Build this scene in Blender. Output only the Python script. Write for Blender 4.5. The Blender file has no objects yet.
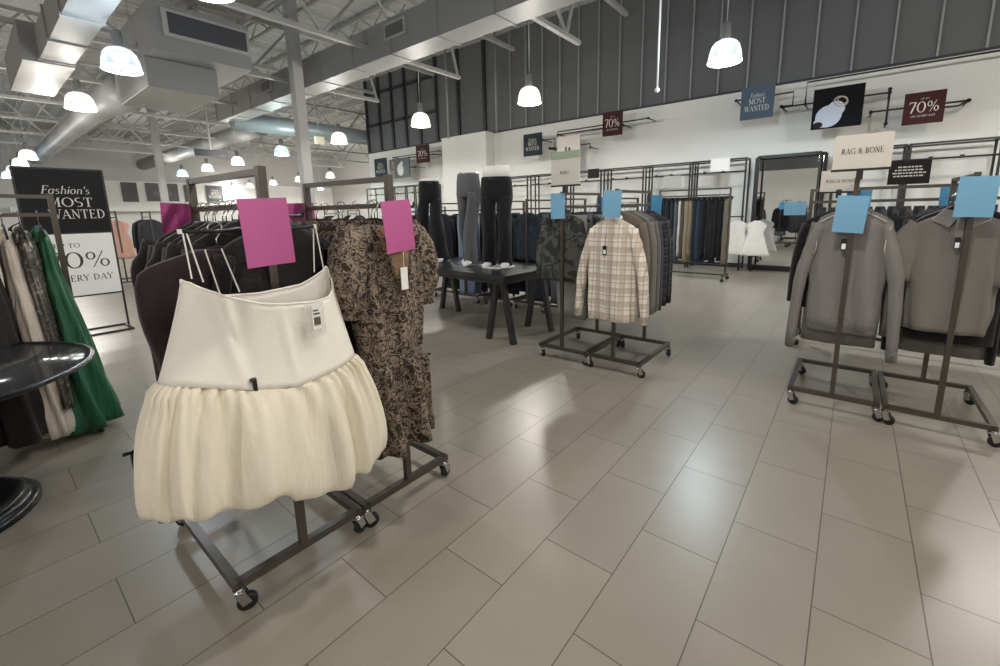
import bpy, math, random
from math import sin, cos, pi, sqrt, atan2
from mathutils import Vector, Matrix, Quaternion
random.seed(7)
SC = bpy.context.scene
COL = SC.collection

# ------------------------------------------------------------------ helpers
class MB:
    def __init__(s): s.v = []; s.f = []; s.sm = []
    def face(s, idx, smooth=False): s.f.append(idx); s.sm.append(smooth)
    def add(s, pts): n = len(s.v); s.v.extend([tuple(p) for p in pts]); return n
    def box(s, x0, x1, y0, y1, z0, z1):
        n = s.add([(x0,y0,z0),(x1,y0,z0),(x1,y1,z0),(x0,y1,z0),(x0,y0,z1),(x1,y0,z1),(x1,y1,z1),(x0,y1,z1)])
        for q in ((0,3,2,1),(4,5,6,7),(0,1,5,4),(1,2,6,5),(2,3,7,6),(3,0,4,7)): s.face([n+i for i in q])
        return s
    def bar(s, p0, p1, w, h=None, up=(0,0,1)):
        h = w if h is None else h
        p0 = Vector(p0); p1 = Vector(p1); d = (p1-p0).normalized(); u = Vector(up)
        if abs(d.dot(u)) > .98: u = Vector((0,1,0))
        a = d.cross(u).normalized(); b = a.cross(d).normalized()
        pts = []
        for p in (p0, p1):
            for i, j in ((-1,-1),(1,-1),(1,1),(-1,1)): pts.append(p + a*(i*w/2) + b*(j*h/2))
        n = s.add(pts)
        for q in ((0,1,2,3),(7,6,5,4),(0,4,5,1),(1,5,6,2),(2,6,7,3),(3,7,4,0)): s.face([n+i for i in q])
        return s
    def tube(s, pts, r, n=10, caps=True, closed=False):
        pts = [Vector(p) for p in pts]; rings = []; m = len(pts)
        prev = None
        for i, p in enumerate(pts):
            if closed: d = (pts[(i+1) % m] - pts[i-1]).normalized()
            else: d = (pts[min(i+1, m-1)] - pts[max(i-1, 0)]).normalized()
            if prev is None:
                u = Vector((0,0,1)) if abs(d.z) < .9 else Vector((0,1,0))
                a = d.cross(u).normalized()
            else:
                a = (prev - d*prev.dot(d)).normalized()
            prev = a; b = d.cross(a)
            rr = r[i] if isinstance(r, list) else r
            rx, ry = rr if isinstance(rr, tuple) else (rr, rr)
            rings.append([p + a*(cos(2*pi*k/n)*rx) + b*(sin(2*pi*k/n)*ry) for k in range(n)])
        if closed: rings.append(rings[0])
        return s.loft(rings, caps, caps)
    def loft(s, rings, c0=False, c1=False, smooth=True):
        n = len(rings[0]); base = [s.add(r) for r in rings]
        for a, b in zip(base, base[1:]):
            for k in range(n):
                s.face([a+k, a+(k+1) % n, b+(k+1) % n, b+k], smooth)
        if c0: s.face([base[0]+k for k in reversed(range(n))])
        if c1: s.face([base[-1]+k for k in range(n)])
        return s
    def lathe(s, prof, c=(0,0,0), n=32, axis='z', smooth=True, c0=False, c1=False):
        rings = []
        for r, h in prof:
            ring = []
            for k in range(n):
                a = 2*pi*k/n; x, y = r*cos(a), r*sin(a)
                p = (x, y, h) if axis == 'z' else (h, x, y) if axis == 'x' else (y, h, x)
                ring.append((p[0]+c[0], p[1]+c[1], p[2]+c[2]))
            rings.append(ring)
        return s.loft(rings, c0, c1, smooth)
    def grid(s, fn, nu, nv, smooth=True):
        n = s.add([fn(i/nu, j/nv) for j in range(nv+1) for i in range(nu+1)])
        for j in range(nv):
            for i in range(nu):
                a = n + j*(nu+1) + i
                s.face([a, a+1, a+nu+2, a+nu+1], smooth)
        return s
    def mesh(s, name, m):
        me = bpy.data.meshes.new(name); me.from_pydata(s.v, [], s.f)
        me.polygons.foreach_set('use_smooth', s.sm)
        if m: me.materials.append(m)
        me.update(); return me
    def build(s, name, m, parent=None, loc=None, rz=None):
        o = bpy.data.objects.new(name, s.mesh(name, m)); COL.objects.link(o)
        if parent: o.parent = parent
        if loc: o.location = loc
        if rz is not None: o.rotation_euler = (0, 0, rz)
        return o

def tag(o, label=None, cat=None, group=None, kind=None):
    if label: o['label'] = label
    if cat: o['category'] = cat
    if group: o['group'] = group
    if kind: o['kind'] = kind
    return o
def thing(name, label, cat, loc=(0,0,0), rz=0, group=None):
    o = bpy.data.objects.new(name, None); COL.objects.link(o); o.empty_display_size = .1
    o.location = loc; o.rotation_euler = (0,0,rz)
    return tag(o, label, cat, group)
def struct(name, mb, m): return tag(mb.build(name, m), kind='structure')
def copy_tree(o, parent=None, loc=None, rz=None):
    c = o.copy(); COL.objects.link(c)
    if parent: c.parent = parent
    if loc is not None: c.location = loc
    if rz is not None: c.rotation_euler = (0,0,rz)
    for ch in list(KIDS.get(o.name, ())):
        copy_tree(ch, c)
    return c
KIDS = {}
def index_kids():
    KIDS.clear()
    for o in bpy.data.objects:
        if o.parent and not o.name.startswith('face_out'): KIDS.setdefault(o.parent.name, []).append(o)
def solid(o, t=.003):
    m = o.modifiers.new('thick', 'SOLIDIFY'); m.thickness = t; m.offset = 0; return o
def bevel(o, w=.003, seg=2):
    m = o.modifiers.new('bevel', 'BEVEL'); m.width = w; m.segments = seg; m.limit_method = 'ANGLE'; return o

def srgb(h):
    if isinstance(h, str):
        h = h.lstrip('#'); c = [int(h[i:i+2], 16)/255 for i in (0,2,4)]
    else: c = [x/255 for x in h]
    return tuple([(x/12.92 if x <= .04045 else ((x+.055)/1.055)**2.4) for x in c]) + (1,)
MATS = {}
def mat(name, col, rough=.6, metal=0., var=.0, vscale=8., bump=0., bscale=60., spec=.5, sheen=0., emit=None, estr=0., trans=0., alpha=1.):
    if name in MATS: return MATS[name]
    m = bpy.data.materials.new(name); m.use_nodes = True; nt = m.node_tree; N = nt.nodes; L = nt.links
    b = N['Principled BSDF']; c = srgb(col)
    b.inputs['Base Color'].default_value = c; b.inputs['Roughness'].default_value = rough
    b.inputs['Metallic'].default_value = metal; b.inputs['Specular IOR Level'].default_value = spec
    if sheen: b.inputs['Sheen Weight'].default_value = sheen; b.inputs['Sheen Roughness'].default_value = .5
    if trans: b.inputs['Transmission Weight'].default_value = trans
    if alpha < 1: b.inputs['Alpha'].default_value = alpha
    if emit: b.inputs['Emission Color'].default_value = srgb(emit); b.inputs['Emission Strength'].default_value = estr
    tc = None
    if var or bump:
        tc = N.new('ShaderNodeTexCoord')
    if var:
        nz = N.new('ShaderNodeTexNoise'); nz.inputs['Scale'].default_value = vscale; nz.inputs['Detail'].default_value = 4
        L.new(tc.outputs['Object'], nz.inputs['Vector'])
        mx = N.new('ShaderNodeMix'); mx.data_type = 'RGBA'
        mx.inputs[6].default_value = tuple(x*(1-var) for x in c[:3])+(1,); mx.inputs[7].default_value = tuple(min(1, x*(1+var)) for x in c[:3])+(1,)
        L.new(nz.outputs['Fac'], mx.inputs[0]); L.new(mx.outputs[2], b.inputs['Base Color'])
    if bump:
        nb = N.new('ShaderNodeTexNoise'); nb.inputs['Scale'].default_value = bscale; nb.inputs['Detail'].default_value = 3
        L.new(tc.outputs['Object'], nb.inputs['Vector'])
        bp = N.new('ShaderNodeBump'); bp.inputs['Strength'].default_value = bump; bp.inputs['Distance'].default_value = .01
        L.new(nb.outputs['Fac'], bp.inputs['Height']); L.new(bp.outputs['Normal'], b.inputs['Normal'])
    MATS[name] = m; return m
def cloth(col, rough=.85, bump=.35, bscale=120, var=.06, sheen=.15, spec=.2):
    return mat('cloth_%s_%.2f_%.2f_%d' % (col, rough, bump, bscale), col, rough, 0, var, 14, bump, bscale, spec, sheen)
def new_nodes(name):
    m = bpy.data.materials.new(name); m.use_nodes = True
    return m, m.node_tree.nodes, m.node_tree.links, m.node_tree.nodes['Principled BSDF']
def ramp(N, stops):
    r = N.new('ShaderNodeValToRGB'); e = r.color_ramp.elements
    while len(e) < len(stops): e.new(.5)
    for k, (p, c) in enumerate(stops): e[k].position = p; e[k].color = c if not isinstance(c, str) else srgb(c)
    return r

# ------------------------------------------------------------------ materials
def floor_mat():
    m, N, L, b = new_nodes('porcelain_tile')
    g = N.new('ShaderNodeNewGeometry'); sp = N.new('ShaderNodeSeparateXYZ'); L.new(g.outputs['Position'], sp.inputs[0])
    ax = N.new('ShaderNodeMath'); ax.operation = 'ADD'; ax.inputs[1].default_value = -.012 + .3315*200
    ay = N.new('ShaderNodeMath'); ay.operation = 'ADD'; ay.inputs[1].default_value = .4625 + .645*100
    L.new(sp.outputs['X'], ax.inputs[0]); L.new(sp.outputs['Y'], ay.inputs[0])
    cb = N.new('ShaderNodeCombineXYZ'); L.new(ay.outputs[0], cb.inputs[0]); L.new(ax.outputs[0], cb.inputs[1])
    br = N.new('ShaderNodeTexBrick'); br.offset = .5; br.offset_frequency = 2; br.squash = 1
    br.inputs['Scale'].default_value = 1; br.inputs['Mortar Size'].default_value = .0024; br.inputs['Mortar Smooth'].default_value = .2
    br.inputs['Brick Width'].default_value = .645; br.inputs['Row Height'].default_value = .3315; br.inputs['Bias'].default_value = 0
    br.inputs['Color1'].default_value = srgb('#9e968a'); br.inputs['Color2'].default_value = srgb('#989084'); br.inputs['Mortar'].default_value = srgb('#5c564f')
    L.new(cb.outputs[0], br.inputs['Vector'])
    nz = N.new('ShaderNodeTexNoise'); nz.inputs['Scale'].default_value = 3.5; nz.inputs['Detail'].default_value = 6; nz.inputs['Roughness'].default_value = .62
    L.new(g.outputs['Position'], nz.inputs['Vector'])
    r = ramp(N, [(.3, (.955,.955,.955,1)), (.7, (1.03,1.03,1.03,1))]); L.new(nz.outputs['Fac'], r.inputs[0])
    mx = N.new('ShaderNodeMix'); mx.data_type = 'RGBA'; mx.blend_type = 'MULTIPLY'; mx.inputs[0].default_value = 1
    L.new(br.outputs['Color'], mx.inputs[6]); L.new(r.outputs[0], mx.inputs[7]); L.new(mx.outputs[2], b.inputs['Base Color'])
    mr = N.new('ShaderNodeMapRange'); mr.inputs[3].default_value = .29; mr.inputs[4].default_value = .34
    L.new(nz.outputs['Fac'], mr.inputs[0]); L.new(mr.outputs[0], b.inputs['Roughness'])
    bp = N.new('ShaderNodeBump'); bp.inputs['Strength'].default_value = .5; bp.inputs['Distance'].default_value = .002; bp.invert = True
    L.new(br.outputs['Fac'], bp.inputs['Height']); L.new(bp.outputs['Normal'], b.inputs['Normal'])
    b.inputs['Specular IOR Level'].default_value = .45
    return m
def print_mat(name, dark, light, scale=26., thr=.5, dist=1.6):
    m, N, L, b = new_nodes(name)
    tc = N.new('ShaderNodeTexCoord')
    n0 = N.new('ShaderNodeTexNoise'); n0.inputs['Scale'].default_value = scale*.5; n0.inputs['Detail'].default_value = 2
    L.new(tc.outputs['Object'], n0.inputs['Vector'])
    ad = N.new('ShaderNodeMix'); ad.data_type = 'RGBA'; ad.blend_type = 'ADD'; ad.inputs[0].default_value = .14
    L.new(tc.outputs['Object'], ad.inputs[6]); L.new(n0.outputs['Color'], ad.inputs[7])
    n1 = N.new('ShaderNodeTexNoise'); n1.inputs['Scale'].default_value = scale; n1.inputs['Detail'].default_value = 2.2; n1.inputs['Distortion'].default_value = dist
    L.new(ad.outputs[2], n1.inputs['Vector'])
    r = ramp(N, [(thr-.03, dark), (thr+.025, light), (thr+.085, light), (thr+.13, dark)]); L.new(n1.outputs['Fac'], r.inputs[0])
    L.new(r.outputs[0], b.inputs['Base Color']); b.inputs['Roughness'].default_value = .8; b.inputs['Specular IOR Level'].default_value = .2
    mp = N.new('ShaderNodeMapping'); mp.inputs['Scale'].default_value = (30, 18, 2.2); L.new(tc.outputs['Object'], mp.inputs['Vector'])
    n2 = N.new('ShaderNodeTexNoise'); n2.inputs['Scale'].default_value = 1; n2.inputs['Detail'].default_value = 2; L.new(mp.outputs[0], n2.inputs['Vector'])
    bp = N.new('ShaderNodeBump'); bp.inputs['Strength'].default_value = .8; bp.inputs['Distance'].default_value = .035; L.new(n2.outputs['Fac'], bp.inputs['Height']); L.new(bp.outputs['Normal'], b.inputs['Normal'])
    return m
def plaid_mat(name, base, mid, line, pitch=.105):
    m, N, L, b = new_nodes(name)
    tc = N.new('ShaderNodeTexCoord'); sp = N.new('ShaderNodeSeparateXYZ'); L.new(tc.outputs['Object'], sp.inputs[0])
    def band(axis, off, width, per):
        a = N.new('ShaderNodeMath'); a.operation = 'MULTIPLY_ADD'; a.inputs[1].default_value = 1/per; a.inputs[2].default_value = off+50
        L.new(sp.outputs[axis], a.inputs[0])
        f = N.new('ShaderNodeMath'); f.operation = 'FRACT'; L.new(a.outputs[0], f.inputs[0])
        l = N.new('ShaderNodeMath'); l.operation = 'LESS_THAN'; l.inputs[1].default_value = width; L.new(f.outputs[0], l.inputs[0])
        return l.outputs[0]
    cur = None
    col = N.new('ShaderNodeRGB'); col.outputs[0].default_value = srgb(base); cur = col.outputs[0]
    for axis, off, w, per, c, f in (('X',.1,.42,pitch,mid,.55), ('Z',.1,.42,pitch,mid,.55), ('X',.35,.07,pitch,line,.5), ('Z',.35,.07,pitch,line,.5), ('X',.78,.05,pitch,line,.3), ('Z',.78,.05,pitch,line,.3)):
        bd = band(axis, off, w, per)
        mu = N.new('ShaderNodeMath'); mu.operation = 'MULTIPLY'; mu.inputs[1].default_value = f; L.new(bd, mu.inputs[0])
        mx = N.new('ShaderNodeMix'); mx.data_type = 'RGBA'; L.new(mu.outputs[0], mx.inputs[0]); L.new(cur, mx.inputs[6]); mx.inputs[7].default_value = srgb(c)
        cur = mx.outputs[2]
    L.new(cur, b.inputs['Base Color']); b.inputs['Roughness'].default_value = .85; b.inputs['Specular IOR Level'].default_value = .15
    return m
def draped(name, col, rough=.75, sx=26., sz=3., strength=.6, dist=.02, spec=.2, sheen=.1, var=.04, fine=.15):
    """cloth with long soft creases running down it"""
    m, N, L, b = new_nodes(name); c = srgb(col)
    b.inputs['Roughness'].default_value = rough; b.inputs['Specular IOR Level'].default_value = spec; b.inputs['Sheen Weight'].default_value = sheen
    tc = N.new('ShaderNodeTexCoord'); mp = N.new('ShaderNodeMapping'); mp.inputs['Scale'].default_value = (sx, sx*.6, sz); L.new(tc.outputs['Object'], mp.inputs['Vector'])
    nz = N.new('ShaderNodeTexNoise'); nz.inputs['Scale'].default_value = 1; nz.inputs['Detail'].default_value = 3; nz.inputs['Distortion'].default_value = .6; L.new(mp.outputs[0], nz.inputs['Vector'])
    bp = N.new('ShaderNodeBump'); bp.inputs['Strength'].default_value = strength; bp.inputs['Distance'].default_value = dist; L.new(nz.outputs['Fac'], bp.inputs['Height'])
    n2 = N.new('ShaderNodeTexNoise'); n2.inputs['Scale'].default_value = 150; L.new(tc.outputs['Object'], n2.inputs['Vector'])
    b2 = N.new('ShaderNodeBump'); b2.inputs['Strength'].default_value = fine; b2.inputs['Distance'].default_value = .005; L.new(n2.outputs['Fac'], b2.inputs['Height']); L.new(bp.outputs['Normal'], b2.inputs['Normal']); L.new(b2.outputs['Normal'], b.inputs['Normal'])
    mx = N.new('ShaderNodeMix'); mx.data_type = 'RGBA'; mx.inputs[6].default_value = tuple(x*(1-var) for x in c[:3])+(1,); mx.inputs[7].default_value = tuple(min(1, x*(1+var)) for x in c[:3])+(1,)
    n3 = N.new('ShaderNodeTexNoise'); n3.inputs['Scale'].default_value = 12; L.new(tc.outputs['Object'], n3.inputs['Vector']); L.new(n3.outputs['Fac'], mx.inputs[0]); L.new(mx.outputs[2], b.inputs['Base Color'])
    return m
def sequin_mat():
    m, N, L, b = new_nodes('silver_sequin')
    tc = N.new('ShaderNodeTexCoord'); v = N.new('ShaderNodeTexVoronoi'); v.inputs['Scale'].default_value = 60
    L.new(tc.outputs['Object'], v.inputs['Vector'])
    r = ramp(N, [(0., '#3d3a38'), (.75, '#6f6a64'), (1., '#d8d2c6')]); L.new(v.outputs['Color'], r.inputs[0]); L.new(r.outputs[0], b.inputs['Base Color'])
    b.inputs['Metallic'].default_value = .6; b.inputs['Roughness'].default_value = .3
    bp = N.new('ShaderNodeBump'); bp.inputs['Strength'].default_value = .8; bp.inputs['Distance'].default_value = .01
    L.new(v.outputs['Color'], bp.inputs['Height']); L.new(bp.outputs['Normal'], b.inputs['Normal'])
    return m
def deck_mat():
    m, N, L, b = new_nodes('ribbed_deck')
    g = N.new('ShaderNodeNewGeometry'); w = N.new('ShaderNodeTexWave'); w.wave_type = 'BANDS'; w.bands_direction = 'X'; w.wave_profile = 'SIN'
    w.inputs['Scale'].default_value = .95; L.new(g.outputs['Position'], w.inputs['Vector'])
    b.inputs['Base Color'].default_value = srgb('#adaeae'); b.inputs['Roughness'].default_value = .7
    bp = N.new('ShaderNodeBump'); bp.inputs['Strength'].default_value = 1; bp.inputs['Distance'].default_value = .06
    L.new(w.outputs['Fac'], bp.inputs['Height']); L.new(bp.outputs['Normal'], b.inputs['Normal'])
    return m
def shade_mat(name, col, s):
    """prismatic acrylic: partly clear, glowing more towards grazing angles and in fine ribs"""
    m = bpy.data.materials.new(name); m.use_nodes = True; N = m.node_tree.nodes; L = m.node_tree.links; N.clear()
    out = N.new('ShaderNodeOutputMaterial'); e = N.new('ShaderNodeEmission'); e.inputs[0].default_value = srgb(col)
    tc = N.new('ShaderNodeTexCoord'); w = N.new('ShaderNodeTexWave'); w.bands_direction = 'Z'; w.inputs['Scale'].default_value = 9; w.inputs['Distortion'].default_value = .6
    L.new(tc.outputs['Object'], w.inputs['Vector'])
    lw = N.new('ShaderNodeLayerWeight'); lw.inputs[0].default_value = .35
    ad = N.new('ShaderNodeMath'); ad.operation = 'MULTIPLY_ADD'; ad.inputs[1].default_value = 1.6; ad.inputs[2].default_value = .45; L.new(lw.outputs['Facing'], ad.inputs[0])
    wm = N.new('ShaderNodeMath'); wm.operation = 'MULTIPLY_ADD'; wm.inputs[1].default_value = .3; wm.inputs[2].default_value = .9; L.new(w.outputs['Fac'], wm.inputs[0])
    mu = N.new('ShaderNodeMath'); mu.operation = 'MULTIPLY'; L.new(ad.outputs[0], mu.inputs[0]); L.new(wm.outputs[0], mu.inputs[1])
    ms = N.new('ShaderNodeMath'); ms.operation = 'MULTIPLY'; ms.inputs[1].default_value = s; L.new(mu.outputs[0], ms.inputs[0]); L.new(ms.outputs[0], e.inputs[1])
    t = N.new('ShaderNodeBsdfTransparent'); t.inputs[0].default_value = (.95,.95,.95,1)
    gl = N.new('ShaderNodeBsdfGlossy'); gl.inputs['Roughness'].default_value = .15; gl.inputs[0].default_value = (.6,.6,.6,1)
    a = N.new('ShaderNodeMixShader'); a.inputs[0].default_value = .5
    c = N.new('ShaderNodeMixShader'); c.inputs[0].default_value = .1
    L.new(t.outputs[0], a.inputs[1]); L.new(e.outputs[0], a.inputs[2]); L.new(a.outputs[0], c.inputs[1]); L.new(gl.outputs[0], c.inputs[2]); L.new(c.outputs[0], out.inputs[0])
    return m
def emit_mat(name, col, s): return mat(name, col, .5, emit=col, estr=s)

M_floor = floor_mat()
M_wall = mat('white_paint', '#dcdcd8', .7, var=.03, vscale=1.5)
M_ceil = deck_mat()
M_steel = mat('grey_painted_steel', '#b0b0af', .55, var=.05, vscale=2)
M_duct = mat('painted_duct', '#939494', .5, var=.06, vscale=1.2)
M_ductb = mat('galvanised_duct', '#a9b4ba', .35, .3, var=.05, vscale=1.5)
M_dark = mat('dark_grey_glazing', '#636466', .22, var=.18, vscale=.35, spec=.55)
M_mull = mat('mullion_grey', '#8d8e8e', .45)
M_mulld = mat('mullion_dark', '#242628', .5)
M_black = mat('black_metal', '#1d1c1c', .42, .0, spec=.5)
M_rack = mat('gunmetal_tube', '#57514b', .36, .6, var=.12, vscale=20)
M_chrome = mat('chrome', '#c9c9c9', .22, 1.)
M_rubber = mat('black_rubber', '#141414', .5)
M_velvet = mat('black_velvet_hanger', '#15141a', .85, sheen=.1)
M_plast = mat('black_plastic', '#18181a', .35)
M_pink = mat('pink_card', '#bd5c95', .65)
M_pinkd = mat('magenta_card', '#a8417f', .6)
M_blue = mat('blue_card', '#78adce', .6)
M_blued = mat('deeper_blue_card', '#4f93bf', .6)
M_ivory = mat('ivory_cloth', '#f1ede3', .8, var=.03, vscale=20, bump=.15, bscale=160, spec=.2, sheen=.1)
M_ivory2 = draped('ivory_poplin', '#e9e1ce', .75, 13, 2.2, .5, .035)
M_white = mat('white_plastic', '#efefec', .4)
M_mann = mat('white_mannequin', '#e9e7e2', .35)
M_paper = mat('white_paper', '#efeee9', .7)
M_clear = mat('clear_tag', '#e4e4de', .25, alpha=.3)
M_mirror = mat('mirror_silver', '#eef0f0', .01, 1.)
M_signblk = mat('sign_black', '#232121', .7, spec=.2)
M_signteal = mat('sign_navy', '#27313a', .7, spec=.2)
M_signred = mat('sign_maroon', '#3d1c20', .7, spec=.2)
M_signcream = mat('sign_cream', '#d2cdc3', .6)
M_text_l = mat('lettering_light', '#d8d3cb', .6)
M_text_d = mat('lettering_dark', '#37332f', .6)
M_glass = mat('smoked_glass', '#48484b', .12, trans=0., alpha=.6, spec=.5)
M_tableblk = mat('black_gloss', '#151517', .25)
M_tabletop = mat('black_table_top', '#222123', .3, var=.1, vscale=12)
M_lamp_metal = mat('lamp_housing', '#8c8d8d', .4, .5)
M_printB = print_mat('tan_black_print', '#38302b', '#948676', 27, .46)
M_printB2 = print_mat('tan_black_print_deep', '#2a2420', '#7d6d5c', 25, .48)
M_camo = print_mat('grey_camo', '#383938', '#5b5b57', 7, .45, .8)
M_plaid = plaid_mat('cream_plaid', '#e6dfd4', '#b5a595', '#8b7b6b', .115)
M_plaidd = plaid_mat('dark_plaid', '#3a3a40', '#26262b', '#7d7a76', .08)
M_sequin = sequin_mat()

# ------------------------------------------------------------------ camera
f_px, cx_, cy_ = 429.5853, 508.7562, 288.7187
yaw, pit, rol = .674, .1771, -.0191
cam_d = bpy.data.cameras.new('camera'); cam = bpy.data.objects.new('camera', cam_d); COL.objects.link(cam); SC.camera = cam
cam_d.sensor_fit = 'HORIZONTAL'; cam_d.sensor_width = 36; cam_d.lens = 36*f_px/1000
cam_d.shift_x = (500-cx_)/1000; cam_d.shift_y = -(333-cy_)/1000
cam_d.clip_end = 300; cam_d.clip_start = .05
def _rm():
    cy, sy = cos(yaw), sin(yaw); cp, sp = cos(pit), sin(pit); cr, sr = cos(rol), sin(rol)
    R0 = Matrix(((1,0,0),(0,0,-1),(0,1,0))); Rz = Matrix(((cy,sy,0),(-sy,cy,0),(0,0,1)))
    Rx = Matrix(((1,0,0),(0,cp,-sp),(0,sp,cp))); Rr = Matrix(((cr,-sr,0),(sr,cr,0),(0,0,1)))
    return Rr @ Rx @ R0 @ Rz           # world -> (right, down, forward)
_R = _rm()
_cw = Matrix((_R[0], -_R[1], -_R[2])).transposed()
cam.matrix_world = Matrix.Translation((0,0,1.5)) @ _cw.to_4x4()

# ------------------------------------------------------------------ serif lettering (flat strokes)
def glyph_strokes(ch):
    """returns (advance, [quads as point lists]) in cap-height units"""
    P = []; T = .135; t = .05
    def q(x0, y0, x1, y1, w):
        dx, dy = x1-x0, y1-y0; l = sqrt(dx*dx+dy*dy); nx, ny = -dy/l*w/2, dx/l*w/2
        P.append([(x0+nx,y0+ny),(x0-nx,y0-ny),(x1-nx,y1-ny),(x1+nx,y1+ny)])
    def serif(x, y, w=.26): q(x-w/2, y, x+w/2, y, t)
    def arc(cx, cy, rx, ry, a0, a1, thick=T, thin=t, n=18):
        for k in range(n):
            b = [a0+(a1-a0)*(k+i)/n for i in (0,1)]; pts = []
            for j, a in enumerate(b):
                a = math.radians(a); w = thin + (thick-thin)*abs(cos(a))**1.5
                pts.append(((cx+(rx+w/2)*cos(a), cy+(ry+w/2)*sin(a)), (cx+(rx-w/2)*cos(a), cy+(ry-w/2)*sin(a))))
            P.append([pts[0][0], pts[0][1], pts[1][1], pts[1][0]])
    c = ch
    if c == 'A': q(.08,.02,.4,.98,t); q(.4,.98,.74,.02,T); q(.2,.34,.62,.34,t); serif(.08,.02); serif(.74,.02,.3); return .84, P
    if c == 'B': q(.17,0,.17,1,T); arc(.3,.75,.22,.23,-90,90); arc(.32,.26,.28,.24,-90,90); q(.05,.98,.32,.98,t); q(.05,.02,.32,.02,t); q(.17,.52,.32,.51,t); return .72, P
    if c == 'D': q(.17,0,.17,1,T); arc(.3,.5,.42,.48,-90,90); q(.05,.98,.32,.98,t); q(.05,.02,.32,.02,t); return .86, P
    if c == 'E': q(.17,0,.17,1,T); q(.05,.98,.6,.98,t); q(.05,.02,.62,.02,t); q(.17,.52,.48,.52,t); q(.59,1,.59,.8,t); q(.62,0,.62,.22,t); q(.47,.42,.47,.62,t); return .7, P
    if c == 'F': q(.17,0,.17,1,T); q(.05,.98,.6,.98,t); serif(.17,.02,.3); q(.17,.52,.48,.52,t); q(.59,1,.59,.8,t); q(.47,.42,.47,.62,t); return .62, P
    if c == 'G': arc(.46,.5,.38,.48,40,325); q(.77,.04,.77,.42,T); serif(.75,.42,.28); q(.76,.98,.76,.74,t); return .92, P
    if c == 'I': q(.17,0,.17,1,T); serif(.17,.98,.3); serif(.17,.02,.3); return .36, P
    if c == 'L': q(.17,0,.17,1,T); serif(.17,.98,.3); q(.05,.02,.6,.02,t); q(.6,0,.6,.24,t); return .66, P
    if c == 'M': q(.14,0,.14,1,t); q(.14,.98,.48,.04,T); q(.48,.04,.82,.98,t); q(.84,0,.84,1,T); serif(.14,.02); serif(.84,.02,.3); serif(.09,.98,.18); serif(.88,.98,.2); return 1.0, P
    if c == 'N': q(.14,0,.14,1,t); q(.14,.98,.7,.02,T); q(.7,0,.7,1,t); serif(.14,.02); serif(.7,.98); serif(.09,.98,.18); return .84, P
    if c == 'O': arc(.46,.5,.38,.48,0,360,n=30); return .92, P
    if c == 'P': q(.17,0,.17,1,T); arc(.3,.72,.26,.26,-90,90); q(.05,.98,.32,.98,t); serif(.17,.02,.3); q(.17,.46,.32,.46,t); return .66, P
    if c == 'R': q(.17,0,.17,1,T); arc(.3,.74,.25,.24,-90,90); q(.05,.98,.32,.98,t); serif(.17,.02,.3); q(.17,.5,.32,.5,t); q(.34,.5,.7,.02,T); serif(.72,.02,.18); return .78, P
    if c == 'S': arc(.32,.74,.22,.24,55,270,T*.9); arc(.32,.26,.24,.24,-125,90,T*.9); return .64, P
    if c == 'T': q(.36,0,.36,1,T); q(.04,.98,.68,.98,t); q(.05,1,.05,.78,t); q(.67,1,.67,.78,t); serif(.36,.02,.3); return .74, P
    if c == 'U': q(.17,1,.17,.36,T); arc(.42,.34,.25,.32,180,360); q(.67,1,.67,.34,t); serif(.17,.98,.3); serif(.67,.98); return .84, P
    if c == 'V': q(.06,.98,.38,.02,T); q(.38,.02,.7,.98,t); serif(.08,.98,.28); serif(.7,.98); return .78, P
    if c == 'W': q(.06,.98,.32,.02,T); q(.32,.02,.54,.9,t); q(.5,.98,.78,.02,T); q(.78,.02,1.02,.98,t); serif(.07,.98,.26); serif(.52,.98,.24); serif(1.02,.98); return 1.1, P
    if c == 'Y': q(.06,.98,.38,.46,T); q(.38,.46,.7,.98,t); q(.38,.5,.38,0,T); serif(.08,.98,.28); serif(.7,.98); serif(.38,.02,.3); return .78, P
    if c == '&': arc(.36,.76,.16,.2,0,360,T*.8); arc(.34,.27,.26,.26,60,340,T*.9); q(.24,.64,.72,.02,T*.8); q(.6,.2,.74,.5,t); return .82, P
    if c == '7': q(.06,.98,.6,.98,.07); q(.6,.98,.24,0,T); q(.06,1,.06,.8,t); return .64, P
    if c == '0': arc(.4,.5,.32,.48,0,360,n=30); return .82, P
    if c == '%': arc(.24,.72,.17,.22,0,360,.09); arc(.82,.26,.17,.22,0,360,.09); q(.3,0,.78,1,t); return 1.08, P
    if c == 'a': arc(.24,.3,.2,.28,0,360,.11,.04); q(.46,.6,.46,.02,.11); return .58, P
    if c == 's': arc(.2,.45,.14,.14,40,270,.09,.04); arc(.2,.16,.16,.15,-140,90,.09,.04); return .42, P
    if c == 'h': q(.12,0,.12,1,.11); arc(.3,.36,.18,.24,0,180,.1,.04); q(.48,.36,.48,0,.11); return .58, P
    if c == 'i': q(.12,0,.12,.6,.11); q(.12,.76,.12,.88,.11); return .24, P
    if c == 'o': arc(.26,.3,.22,.29,0,360,.11,.04); return .54, P
    if c == 'n': q(.12,0,.12,.6,.11); arc(.3,.36,.18,.24,0,180,.1,.04); q(.48,.36,.48,0,.11); return .58, P
    if c == 'u': q(.12,.6,.12,.22,.11); arc(.29,.24,.17,.22,180,360,.1,.04); q(.46,.6,.46,0,.11); return .56, P
    if c == 'p': q(.12,.6,.12,-.35,.11); arc(.3,.3,.2,.28,0,360,.11,.04); return .58, P
    if c == 't': q(.16,.85,.16,.05,.1); q(0,.58,.34,.58,t); return .34, P
    if c == "'": q(.1,.98,.06,.72,.1); return .18, P
    return .34, P
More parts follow.
